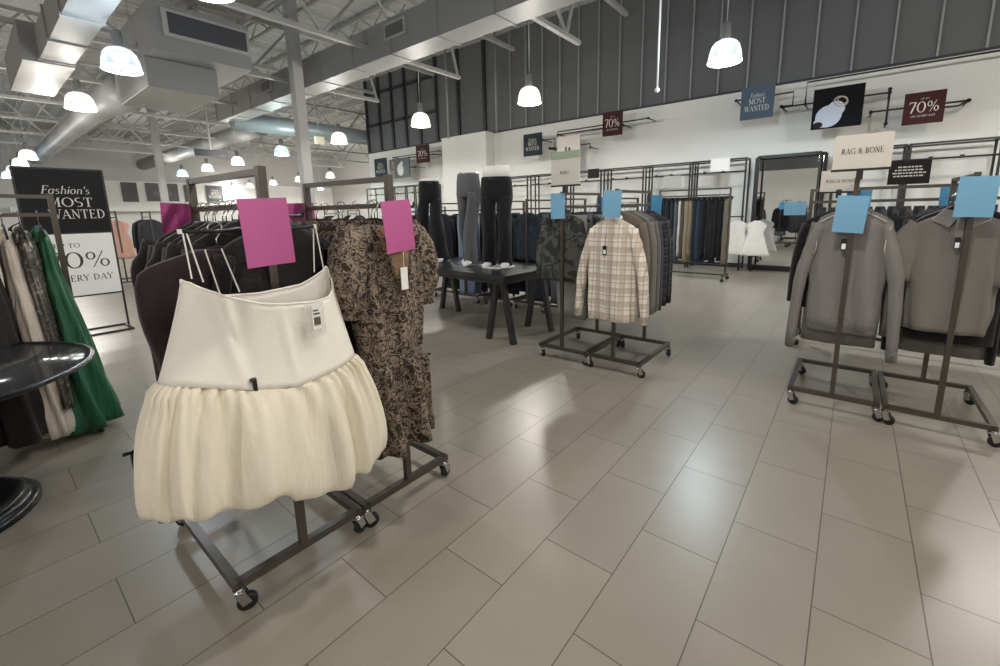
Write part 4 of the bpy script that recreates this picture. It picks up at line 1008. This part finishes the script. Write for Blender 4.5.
def mannequin(x, y, rz, label, M, waist, hipw, hipd, legs, seed, flare, plate, torso):
    t = thing('half_mannequin', label, 'mannequin', (x, y, TH), rz)
    MB().lathe([(.001,.012),(.20,.012),(.21,.006),(.21,0),(.001,0)], n=36, smooth=False).build('base_plate', plate, t)
    m = MB(); trousers(m, waist, hipw, hipd, legs, seed, flare); m.build('trousers', M, t)
    m = MB(); body(m, [(waist-.02,hipw*.84,hipd*.84),(waist-.015,hipw*.875,hipd*.875),(waist-.05,hipw*.93,hipd*.93)], lambda z: .02, seed, 44, p=.85, cap=False); m.build('waistband', M, t)
    m = MB(); body(m, [(waist+torso,hipw*.78,hipd*.72),(waist+torso-.015,hipw*.85,hipd*.82),(waist+torso*.4,hipw*.82,hipd*.82),(waist-.04,hipw*.83,hipd*.83)], lambda z: .0, seed, 44, p=.85); m.build('torso', M_mann, t)
    for (ax, ay) in legs: shoe(t, ax, ay+.02, .12*(1 if ax > 0 else -1), M_mann)
    MB().tube([(.0,.1,.01),(.0,.1,.35)], .012, 8).build('calf_rod', M_chrome, t)
M_tr_b = cloth('#1a1a1d', .8, .3, 90); M_tr_g = cloth('#605f62', .8, .3, 110); M_tr_k = cloth('#17181c', .8, .3, 90)
mannequin(-3.47, 4.14, .5, 'half mannequin in flared black trousers at the right of the black table', M_tr_b, 1.10, .20, .125, [(-.11,.02),(.10,-.06)], 3, .0, M_mann, .13)
mannequin(-3.98, 4.18, .25, 'half mannequin in grey trousers in the middle of the black table', M_tr_g, 1.17, .155, .13, [(-.08,.16),(.06,-.12)], 6, .0, M_chrome, .02)
mannequin(-4.72, 4.16, .75, 'half mannequin in wide black trousers at the left of the black table', M_tr_k, 1.12, .155, .13, [(-.14,.10),(.10,-.04)], 9, .05, M_chrome, .03)

# ------------------------------------------------------------------ racks behind the table
DK = ['#1d1d20','#2a2b2f','#35373c','#22252b','#17181a','#3f4043','#2b2a2c']
def stock(kinds, seed):
    r = random.Random(seed); out = []
    for k in kinds:
        if k == 'blue': out.append((slim_pants(cloth('#8292a8'), 1.34, seed, .17), 'hanging_jeans', 'pale blue jeans', 'jeans'))
        elif k == 'navy': out.append((slim_pants(cloth('#2b3340'), 1.33, seed+1, .16), 'hanging_jeans', 'dark blue jeans', 'jeans'))
        elif k == 'grey': out.append((slim_pants(cloth('#6d7174'), 1.30, seed+2, .16), 'hanging_trousers', 'grey trousers', 'trousers'))
        elif k == 'blk': out.append((slim_pants(cloth('#1b1b1d'), 1.32, seed+3, .17), 'hanging_trousers', 'black trousers', 'trousers'))
        elif k == 'jac': c = r.choice(DK); out.append((slim_longsleeve(cloth(c), -1.12, .235, seed+int(100*r.random()), .035, .62), 'hanging_jacket', 'dark jacket', 'jacket'))
        elif k == 'den': out.append((slim_longsleeve(print_mat('faded_denim','#2a2e35','#373e47',12,.5) if 'fd' not in MCACHE else MCACHE['fd'], -.78, .235, seed, .04, .6), 'denim_jacket', 'faded dark denim jacket', 'jacket'))
        elif k == 'peach': out.append((slim_dress(cloth('#d6a894'), -.9, .22, .26, seed), 'peach_dress', 'peach dress', 'dress'))
        elif k == 'pale': out.append((slim_dress(cloth('#cfcac2'), -.95, .22, .28, seed), 'pale_dress', 'pale dress', 'dress'))
        elif k == 'cream': out.append((slim_longsleeve(cloth('#d9cfbd'), -.75, .23, seed), 'cream_blouse', 'cream blouse', 'blouse'))
        elif k == 'dress': out.append((slim_dress(cloth(r.choice(DK)), -1.0, .23, .28, seed), 'dark_dress', 'dark dress', 'dress'))
    return out
def back_rack(cx, fr, axis, kinds, seed, label, where, y0=.06, y1=.74, flip=False, xo=0., hang=False):
    loc, rz = rack(cx, fr, axis, label)
    fill(loc, rz, stock(kinds, seed), y0, y1, where, 'garments ' + where, hang, xoff=xo)
    return loc, rz
back_rack(-5.65, 5.2, 'y', ['jac','blk','jac','navy','jac'], 11, 'rack of dark jackets behind the left end of the black table', 'behind the left table end')
back_rack(-5.07, 5.15, 'y', ['blue','blue','navy','jac','grey'], 12, 'rack with pale blue jeans behind the black table', 'on the jeans rack behind the table')
back_rack(-4.42, 5.2, 'y', ['blk','jac','blk','jac','navy'], 13, 'rack of black clothes behind the trousered mannequins', 'on the black rack behind the mannequins')
back_rack(-3.80, 5.2, 'y', ['den','navy','grey','jac','navy','jac'], 14, 'rack with a faded denim jacket behind the right end of the table', 'on the denim rack behind the table')
back_rack(-3.25, 5.2, 'y', ['grey','blue','grey','jac'], 15, 'rack of grey and blue trousers behind the right table legs', 'on the grey trouser rack behind the table')
back_rack(-2.7, 5.9, 'y', ['jac','blk','jac','jac'], 16, 'rack of black jackets behind the camouflage jackets', 'on the rack behind the camouflage jackets')

# long rack across behind the right-hand racks
def long_rack(x0, x1, y, label, cat='clothes rack', zt=1.68, zl=1.0):
    t = thing('long_rack', label, cat, (x0, y, 0)); L_ = x1-x0
    m = MB()
    for x in (0, L_): m.bar((x,-.27,.12),(x,.27,.12),.03)
    m.bar((0,0,.12),(L_,0,.12),.03); m.build('base_frame', M_rack, t)
    for x in (0, L_): MB().bar((x,0,.12),(x,0,zt),.034).build('post', M_rack, t)
    MB().bar((0,0,zt-.015),(L_,0,zt-.015),.035,.03).build('top_rail', M_rack, t)
    MB().bar((0,0,zt-.14),(L_,0,zt-.14),.03,.028).build('hanging_rail', M_rack, t)
    for x in (0,L_):
        for yy in (-.25,.25):
            MB().lathe([(.001,-.014),(.034,-.014),(.036,-.008),(.036,.008),(.034,.014),(.001,.014)], (x,yy,.036), 16, 'y').build('wheel', M_rubber, t)
            MB().box(x-.012,x+.012,yy-.02,yy+.02,.06,.11).build('wheel_fork', M_chrome, t)
    return t
long_rack(-.38, 1.35, 5.75, 'long black rack standing crosswise behind the right-hand racks')
KX = [('#1c1c1f','black top'),('#2b2d33','charcoal top'),('#202329','navy black top'),('#35322f','brown black top')]
for k in range(17):
    c, d = KX[k % 4]
    me = slim_longsleeve(cloth(c), -.8, .23, 200+k % 6, .035, .55)
    garment_obj('knit_shirt', me, (-.28+.095*k, 5.75, HZ), pi/2+random.uniform(-.15,.15), '%s, %s from the left on the long crosswise rack' % (d.replace('top','shirt'), ORD[k]), 'shirt', 'shirts on the long crosswise rack')
t = thing('rack_sign', 'black sign with four lines of pale text on the long crosswise rack', 'sign', (.37, 5.72, 1.69))
bevel(MB().box(-.15,.15,-.006,.006,0,.22).build('panel', M_signblk, t), .002)
m = MB()
for k, w in enumerate((.17,.21,.24,.22)):
    x = -w/2
    rr = random.Random(k)
    while x < w/2-.01:
        l = rr.uniform(.012,.032); m.box(x, min(w/2, x+l), -.0075, -.006, .155-.028*k, .167-.028*k); x += l+.007
m.build('text_lines', M_text_l, t)

# ------------------------------------------------------------------ trouser rack in front of the wall
long_rack(-3.42, -2.0, 9.72, 'black rail rack of trousers in front of the white wall', zt=1.9)
cols = [('#23262d','navy trousers'),('#1d1e22','black trousers'),('#2c2e33','charcoal trousers'),('#2f343c','slate trousers'),('#565c63','blue-grey trousers'),('#b9b5aa','off-white trousers'),('#4b4a42','olive trousers'),('#8a7d66','tan trousers'),('#7f745f','khaki trousers'),('#242a33','navy jeans'),('#2e3947','dark blue jeans'),('#1b1b1d','black trousers'),('#202023','black trousers'),('#18181a','black trousers'),('#1c1c1e','black trousers'),('#151517','black trousers'),('#6b6459','brown trousers')]
for k, (c, d) in enumerate(cols):
    x = -3.36+.083*k; me = slim_pants(cloth(c), 1.27+.07*sin(k*2.1), 300+k, .105, .026)
    a = .95+random.uniform(-.4,.4)
    garment_obj('hanging_trousers', me, (x, 9.72, 1.78), a, '%s, %s from the left on the trouser rack by the wall' % (d, ORD[k]), 'trousers', 'trousers on the rail by the wall')
    t = thing('clip_hanger', 'black clip hanger of the %s trousers from the left by the wall' % ORD[k], 'hanger', (x, 9.72, 1.78), a, 'clip hangers on the trouser rack')
    MB().tube([(0,0,0),(0,0,-.07)], .003, 6).build('hook', M_chrome, t); MB().box(-.13,.13,-.02,.02,-.115,-.05).build('clip_bar', M_plast, t)

# ------------------------------------------------------------------ wall fixtures and mirror
def fixture(x0, x1, label, yb=11.95, yf=11.5, zt=2.62, bar=1.28, rod=2.33):
    t = thing('wall_fixture', label, 'wall fixture', (x0, yf, 0), 0, 'black pipe wall fixtures'); L_ = x1-x0; d = yb-yf
    for x in (0, L_):
        for y in (0, d): MB().bar((x,y,0),(x,y,zt),.036).build('upright', M_black, t)
        m = MB(); m.bar((x,0,zt),(x,d,zt),.04); m.bar((x,0,.1),(x,d,.1),.04); m.build('side_brace', M_black, t)
    m = MB(); m.bar((0,0,zt),(L_,0,zt),.036); m.bar((0,d,zt),(L_,d,zt),.036); m.build('top_rail', M_black, t)
    m = MB(); m.bar((0,0,.1),(L_,0,.1),.045); m.bar((0,d,.1),(L_,d,.1),.045); m.build('base_rail', M_black, t)
    m = MB(); m.tube([(0,-.02,rod),(L_,-.02,rod)], .016, 8)
    for x in (.25*L_,.6*L_): m.box(x-.03,x+.03,-.05,.0,rod-.02,rod+.04)
    m.build('sign_rod', M_black, t)
    MB().tube([(0,d*.5,bar),(L_,d*.5,bar)], .018, 8).build('hanging_bar', M_black, t)
FX = [(-9.56,-8.34,'far left of the white wall by the pier'),(-8.2,-7.0,'behind the RAILS sign'),(-6.9,-5.75,'left of the middle rack cards'),(-5.65,-4.52,'above the blue cards of the middle rack'),(-4.44,-3.32,'behind the left half of the trouser rack'),(-3.26,-2.08,'behind the right half of the trouser rack'),(-.44,.66,'right of the mirror'),(.72,1.9,'at the right edge of the white wall')]
for a, b, l in FX: fixture(a, b, 'black pipe wall fixture ' + l)
FXL = [(-17.2,-15.9,'leftmost on the white wall'),(-15.8,-14.5,'second from the left of the white wall'),(-14.4,-12.9,'just left of the white pier')]
for a, b, l in FXL: fixture(a, b, 'black pipe wall fixture ' + l)
t = thing('floor_mirror', 'tall black-framed mirror standing against the white wall', 'mirror', (-1.25, 11.80, 0))
W_, H_ = .66, 2.62
MB().box(-W_+.05,W_-.05,-.01,.0,.12,H_-.04).build('mirror_glass', M_mirror, t)
m = MB()
for x in (-W_, W_): m.bar((x,-.03,0),(x,-.03,H_),.05,.05)
m.bar((-W_,-.03,H_),(W_,-.03,H_),.05,.05); m.bar((-W_,-.03,.1),(W_,-.03,.1),.06,.06); m.build('frame', M_black, t)
m = MB()
for x in (-W_+.09, W_-.09): m.bar((x,-.32,0),(x,-.32,H_),.04,.04)
m.bar((-W_+.09,-.32,H_),(W_-.09,-.32,H_),.04); 
for x in (-W_+.09, W_-.09): m.bar((x,-.32,H_),(x,-.03,H_),.04); m.bar((x,-.32,.06),(x,-.03,.06),.04)
m.build('front_frame', M_black, t)
MB().box(-W_-.02,W_+.02,.0,.03,0,H_).build('back_panel', M_black, t)
for k, (x, y, a) in enumerate(((-2.10,11.2,.3),(-1.72,11.2,.1))):
    me = slim_dress(cloth('#e4e1db', .8), -.86, .2, .30, 400+k, .07)
    garment_obj('white_skirt', me, (x, y, 1.27), a, 'white flared skirt hanging %s' % ('left of the mirror frame, nearer the trousers' if k == 0 else 'right beside the mirror frame'), 'skirt', None)
    hanger((x, y, 1.27), a, 'black hanger of the white skirt %s' % ('nearer the trousers' if k == 0 else 'beside the mirror'))
for k, (x, z, w, h, m_, l) in enumerate(((-2.62,2.46,.42,.30,M_paper,'white card sign on the top rail left of the mirror'),(-3.72,2.12,.42,.30,mat('sign_grey','#a9aaa6',.5),'grey sign on the rod above the trouser rack'),(-5.95,2.5,.36,.26,M_signblk,'small dark sign on the top rail above the blue cards'))):
    o = bevel(MB().box(-w/2,w/2,-.006,.006,0,h).build('rail_sign', m_), .002); o.location = (x, 11.42, z-.1); tag(o, l, 'sign')

# ------------------------------------------------------------------ wall signs on pipe brackets
SY = 11.55
def wsign(x0, x1, z0, z1, m, label, draw, name='wall_sign', yy=SY):
    t = thing(name, label, 'sign', ((x0+x1)/2, yy, z0)); w, h = x1-x0, z1-z0
    bevel(MB().box(-w/2,w/2,-.02,.02,0,h).build('panel', m, t), .004)
    draw(t, w, h)
    m2 = MB(); 
    for x in (-w*.3, w*.3): m2.box(x-.02,x+.02,.02,.09,h*.5-.03,h*.5+.03)
    m2.build('mount_clamp', M_black, t)
    return t
FR, FU = (1,0,0), (0,0,1)
def d_most(t, w, h):
    m = MB(); o = (0,-.022,0)
    lettering(m, "Fashion's", (0,-.022,h*.66), FR, FU, h*.14, w*.42, .2); lettering(m, 'MOST', (0,-.022,h*.46), FR, FU, h*.17, w*.5); lettering(m, 'WANTED', (0,-.022,h*.24), FR, FU, h*.17, w*.74); m.build('lettering', M_text_l, t)
def d_70(t, w, h):
    m = MB(); lettering(m, '70%', (0,-.022,h*.36), FR, FU, h*.34, w*.74); lettering(m, 'UP TO', (0,-.022,h*.76), FR, FU, h*.05, w*.2); lettering(m, 'OFF EVERY DAY', (0,-.022,h*.22), FR, FU, h*.06, w*.6); m.build('lettering', M_text_l, t)
def d_ring(t, w, h):
    o = (0,-.022,0)
    m = MB(); poly(m, o, FR, FU, ell(-.16*w, .30*h, .27*w, .27*h, rot=35)); poly(m, (0,-.0228,0), FR, FU, ell(-.02*w,.47*h,.17*w,.19*h,rot=35)); poly(m, (0,-.0236,0), FR, FU, ell(-.3*w,.16*h,.15*w,.13*h)); m.build('pale_glove', mat('glove_pale','#b9c2d2',.6), t)
    m = MB(); ringpoly(m, (0,-.0255,0), FR, FU, .06*w, .63*h, .15*w, .13*h, .03*w, -25); ringpoly(m, (0,-.0262,0), FR, FU, .09*w, .65*h, .11*w, .10*h, .022*w, -25)
    m.build('ring_picture', mat('ring_gold','#a89a86',.35,.4), t)
    m = MB(); poly(m, (0,-.0248,0), FR, FU, ell(-.36*w,.1*h,.1*w,.08*h)); m.build('dark_patch', M_signblk, t)
def d_boots(t, w, h):
    m = MB()
    for s in (-1,1):
        poly(m, (s*.07*w-.03*w,-.022,0), FR, FU, [(-.05*w,.2*h),(.05*w,.2*h),(.035*w,.62*h),(-.03*w,.66*h)] if s < 0 else [(-.04*w,.2*h),(.09*w,.2*h),(.05*w,.6*h),(-.03*w,.62*h)])
    m.build('boot_picture', M_text_d, t)
    m = MB(); m.box(-w*.5,w*.5,-.0215,-.02,0,h*.2); m.build('picture_floor', mat('picture_sand','#c2b6a4',.6), t)
def d_white(t, w, h):
    m = MB(); poly(m, (0,-.022,0), FR, FU, ell(-.08*w,.42*h,.2*w,.3*h,rot=15)); poly(m, (0,-.023,0), FR, FU, ell(0,.72*h,.1*w,.1*h)); m.build('pale_picture', mat('picture_pale','#cfd0d2',.6), t)
wsign(-2.29,-1.63,3.47,4.17,mat('sign_blue_slate','#4a5a6b',.6,spec=.2),"slate blue wall sign reading Fashion's MOST WANTED above the mirror", d_most)
wsign(-.91,-.07,3.09,3.89,mat('photo_black','#0e0f13',.7,spec=.15),'dark photo panel of a ring on a pale glove on the white wall', d_ring, 'wall_picture')
wsign(.54,1.11,2.99,3.56,M_signred,'dark red 70% wall sign at the upper right', d_70)
wsign(-8.5,-7.8,3.23,3.9,M_signteal,"navy wall sign reading Fashion's MOST WANTED right of the white pier", d_most)
wsign(-7.24,-6.46,2.83,3.68,mat('photo_white','#d3cbc4',.5),'pale photo panel of dark boots behind the RAILS sign', d_boots, 'wall_picture')
wsign(-5.75,-5.17,3.52,4.15,M_signred,'dark red 70% wall sign above the middle rack', d_70)
import_x = []
wsign(-16.55,-15.7,3.05,3.85,M_signteal,"navy MOST WANTED wall sign at the far left end of the white wall", d_most)
wsign(-15.2,-14.2,2.95,3.75,mat('photo_charcoal','#2b2c2f',.4),'dark photo panel with a pale figure left of the white pier', d_white, 'wall_picture')
wsign(-13.75,-13.0,3.45,4.1,M_signred,'small dark red 70% sign just left of the white pier', d_70)
def pipes(paths, label, r=.018, yy=SY+.12):
    t = thing('sign_bracket', label, 'pipe bracket', (paths[0][0][0], yy, paths[0][0][1]), 0, 'black pipe sign brackets'); ox, oz = paths[0][0]
    for P in paths:
        MB().tube([(x-ox,0,z-oz) for x, z in P], r, 8).build('pipe', M_black, t)
    for P in paths:
        for (x, z) in (P[0], P[-1]):
            m = MB(); m.lathe([(.001,-.01),(.035,-.01),(.035,.02),(.001,.02)], (x-ox,.0,z-oz), 12, 'y')
            m.tube([(x-ox,0,z-oz),(x-ox,WALL_Y-yy,z-oz)], r*.9, 8)
            m.build('wall_flange', M_black, t)
pipes([[(-2.42,3.95),(-1.29,3.95),(-1.29,3.68),(-1.5,3.68)]], 'black pipe bracket holding the slate blue MOST WANTED sign')
pipes([[(-1.47,3.66),(-.3,3.66),(.31,3.66)],[(-1.06,3.66),(-1.06,4.1),(1.9,4.1)],[(.31,3.72),(.31,3.08)]], 'black pipe bracket run around the ring photo panel')
pipes([[(.06,3.33),(1.42,3.33)],[(.9,3.26),(1.30,3.26),(1.42,3.33)]], 'black pipe bracket through the dark red 70% sign at right')
pipes([[(-7.85,3.68),(-7.4,3.68),(-7.4,3.42),(-7.6,3.42)]], 'black pipe bracket beside the navy sign near the pier')
pipes([[(-7.6,3.40),(-6.2,3.40),(-6.2,3.3)],[(-7.3,3.4),(-7.3,3.86),(-4.5,3.86)],[(-7.3,3.78),(-5.2,3.78)]], 'black pipe bracket run from the boots photo to the dark red sign')
pipes([[(-15.6,3.72),(-15.6,3.35),(-14.0,3.35)],[(-15.4,3.83),(-12.6,3.83)],[(-15.4,3.74),(-12.9,3.74)]], 'black pipe bracket run left of the white pier')

# ------------------------------------------------------------------ easel sign at left
t = thing('floor_sign', "tall black floor sign reading Fashion's MOST WANTED over a white discount panel", 'sign', (-7.9, .86, 0), pi/2)
m = MB()
for x in (-.40,.40):
    m.bar((x,0,.03),(x,0,2.14),.022,.022)
m.bar((-.40,0,.51),(.40,0,.51),.022); m.bar((-.40,0,2.14),(.40,0,2.14),.022); m.bar((-.40,0,1.335),(.40,0,1.335),.02)
m.build('frame', M_black, t)
m = MB(); 
for x in (-.40,.40): m.bar((x,-.24,.012),(x,.24,.012),.03,.024)
m.bar((-.40,-.22,.012),(.40,-.22,.012),.03,.024); m.bar((-.40,.22,.012),(.40,.22,.012),.03,.024)
m.build('base_frame', M_black, t)
MB().box(-.39,.39,-.012,.012,1.345,2.13).build('black_panel', M_signblk, t)
MB().box(-.39,.39,-.012,.012,.52,1.325).build('white_panel', M_paper, t)
m = MB(); lettering(m, "Fashion's", (.02,-.014,1.83), FR, FU, .10, .44, .25); lettering(m, 'MOST', (.05,-.014,1.67), FR, FU, .115, .42); lettering(m, 'WANTED', (.10,-.014,1.52), FR, FU, .115, .52); m.build('white_lettering', M_text_l, t)
m = MB(); lettering(m, 'UP TO', (-.06,-.014,1.15), FR, FU, .055, .24); lettering(m, '70%', (.03,-.014,.88), FR, FU, .21, .60); lettering(m, 'EVERY DAY', (.06,-.014,.71), FR, FU, .08, .54); m.build('dark_lettering', M_text_d, t)

# ------------------------------------------------------------------ gown rack and gowns
loc_e, rz_e = (-4.32, .42, 0), pi
o = copy_tree(RACK0, loc=loc_e, rz=rz_e); tag(o, 'rolling rack of long gowns at the left edge behind the glass table', 'clothes rack', 'double-rail rolling racks')
def gown(name, M, y, seed, hem, top, wid, dep, label, dx=0., lean=0., hemd=None, amp=.3, strap=True):
    t = thing(name, label, 'gown', (loc_e[0]+dx, y, HZ), 0)
    pr = [(-.12,.10,.025),(-.16,.16,.03),(-.24,.19,.045),(-.34,.19,.05)]; n = 20
    for k in range(1, n+1):
        u = k/n; z = -.34+(hem+.34)*u; pr.append((z, .17+(wid-.17)*u**.8, .045+(dep-.045)*u**.85))
    m = MB(); body(m, pr, lambda z: .12+.3*amp*max(0,-z-.35), seed, 120, k0=9, p=.9, yoff=lambda z: lean*max(0,-z-.2)); m.build('gown_skirt', M, t)
    for s in (-1,1): MB().tube([(s*.07,-.01,-.10),(s*.11,-.03,-.14),(s*.14,-.035,-.2)], .012, 8).build('shoulder_strap', M, t)
    hanger((loc_e[0]+dx, y, HZ), 0, 'black hanger of the ' + label.split(' gown')[0] + ' gown')
M_green = draped('green_satin', '#175a3a', .48, 22, 1.6, .9, .04, .35, .2, .12, .05)
M_blackg = draped('black_chiffon', '#2c2828', .8, 26, 1.8, .8, .03); M_ivg = draped('ivory_tulle', '#cfc4b6', .7, 30, 2., .8, .03, var=.12)
gown('green_gown', M_green, .335, 4, -1.50, 0, .43, .17, 'deep green full-length gown beside the floor sign', dx=-.12, lean=.015, amp=1.1)
gown('sequin_gown', M_sequin, .24, 5, -1.30, 0, .34, .06, 'silver sequinned gown between the green and ivory gowns', lean=.02, amp=.3)
gown('ivory_gown', M_ivg, .165, 6, -1.47, 0, .36, .11, 'ivory gown hanging left of the green one', lean=.03, amp=.8)
gown('black_gown', M_blackg, .05, 7, -1.42, 0, .42, .12, 'black gown at the left edge of the photo', dx=.06, lean=.0, amp=.8)
gown('black_gown', M_blackg, -.10, 8, -1.40, 0, .40, .10, 'black gown furthest left on the gown rack', dx=.05, amp=.6)

# ------------------------------------------------------------------ glass table
t = thing('glass_table', 'round smoked glass table with a black rim on a pedestal at the left edge', 'table', (-3.46, -.36, 0))
MB().lathe([(.001,.742),(.70,.742),(.70,.752),(.001,.752)], n=64).build('glass_top', M_glass, t)
MB().lathe([(.70,.735),(.725,.732),(.735,.740),(.735,.750),(.725,.757),(.70,.754),(.70,.735)], n=72).build('rim', M_tableblk, t)
MB().lathe([(.001,.725),(.12,.725),(.10,.70),(.05,.60),(.045,.30),(.06,.16),(.12,.10),(.20,.09),(.001,.09)], n=32).build('pedestal', M_tableblk, t)
MB().lathe([(.001,.085),(.32,.085),(.36,.075),(.375,.06),(.365,.045),(.40,.04),(.42,.025),(.42,.0),(.001,.0)], n=48).build('base', M_tableblk, t)

# ------------------------------------------------------------------ distant racks at left
far = [
 (-7.2, 5.4, 'y', ['jac','jac','blk','jac'], 'behind the far left end of the table', 'rack of dark jackets well left of the table'),
 (-6.6, 7.2, 'y', ['jac','navy','jac','dress'], 'on the rack two rows behind the table', 'rack two rows behind the table'),
 (-9.5, 7.6, 'y', ['blk','jac','jac','grey'], 'on the rack before the white pier', 'rack standing before the white pier'),
 (-8.9, 7.6, 'y', ['jac','dress','jac'], 'on the rack right of the one before the pier', 'rack right of the one before the white pier'),
 (2.6, -6.0, 'x', ['jac','dress','jac','navy'], 'on the rack below the mirrored wall', 'rack far off behind the green gown'),
 (3.4, -8.5, 'x', ['dress','jac','jac','blk'], 'on the rack behind the studded jacket', 'rack of dark dresses seen over the studded jacket'),
 (4.1, -8.5, 'x', ['jac','jac','dress','blk'], 'on the rack seen between the pink cards', 'rack of dark clothes seen between the pink cards'),
 (2.1, -12.5, 'x', ['peach','peach','pale','pale'], 'on the peach rack beyond the black sign', 'rack of peach and pale dresses right of the floor sign'),
 (2.9, -13.5, 'x', ['jac','dress','jac','jac'], 'on the black coat rack beyond the floor sign', 'rack of black coats right of the floor sign'),
 (3.7, -13.5, 'x', ['pale','jac','dress','cream'], 'on the mixed rack beyond the black coats', 'rack of mixed pale and dark clothes beyond the black coats'),
 (5.6, -12.0, 'x', ['jac','cream','jac','pale'], 'on the far rack over the nearest rack rail', 'rack seen far over the rail of the nearest rack'),
 (7.0, -12.0, 'x', ['cream','jac','jac','pale'], 'on the far rack over the print dresses', 'rack seen far over the print dresses'),
 (9.0, -14.0, 'x', ['jac','pale','jac'], 'on the far rack under the left wall signs', 'rack far back under the left wall signs'),
 (.75, -11.5, 'x', ['pale','jac','dress'], 'on the rack hidden behind the floor sign', 'rack partly behind the white discount panel'),
]
for k, (cx, fr, ax, kinds, where, label) in enumerate(far):
    if k == 4: continue
    back_rack(cx, fr, ax, kinds, 500+11*k, label, where)
# white display plinths and posters far left
def poster(y0, y1, z0, z1, m, label, draw=None):
    t = thing('wall_poster', label, 'poster', (XL+.05, (y0+y1)/2, z0), pi/2); w, h = y1-y0, z1-z0
    MB().box(-w/2,w/2,-.02,.02,0,h).build('panel', m, t)
    if draw: draw(t, w, h)
def d_mono(t, w, h):
    m = MB(); poly(m, (0,-.022,0), FR, FU, ell(0,.42*h,.3*w,.2*h)); poly(m, (0,-.023,0), FR, FU, ell(.1*w,.6*h,.12*w,.14*h)); m.build('grey_picture', mat('picture_grey','#6b6a6b',.6), t)
poster(7.6,8.5,2.75,4.15,mat('poster_dark','#4a4b4f',.5),'dark poster on the far wall right of the floor sign')
poster(9.0,11.0,2.8,4.15,mat('poster_charcoal','#55565a',.5),'wide grey picture poster on the far wall', d_mono)
poster(11.4,12.0,2.75,4.1,mat('poster_dark','#4a4b4f',.5),'narrow dark poster left of the far column')
poster(12.9,14.1,2.75,4.1,mat('poster_dark','#4a4b4f',.5),'dark lettered poster right of the far column', d_most)
tag(MB().box(XL+.3,XL+.9,2,16,2.05,2.4).build('wall_shelf', M_wall), 'long white shelf fascia along the far left wall', 'shelf')

# ------------------------------------------------------------------ world, view
for n_, o_ in list(PROT.items()):
    if n_ not in used: print('unused', n_)
W = bpy.data.worlds.new('world'); SC.world = W; W.use_nodes = True
W.node_tree.nodes['Background'].inputs[0].default_value = (.9,.95,1,1); W.node_tree.nodes['Background'].inputs[1].default_value = .0
vs = SC.view_settings; vs.view_transform = 'Standard'; vs.look = 'None'; vs.gamma = 1; vs.use_curve_mapping = False; vs.exposure = 0.2
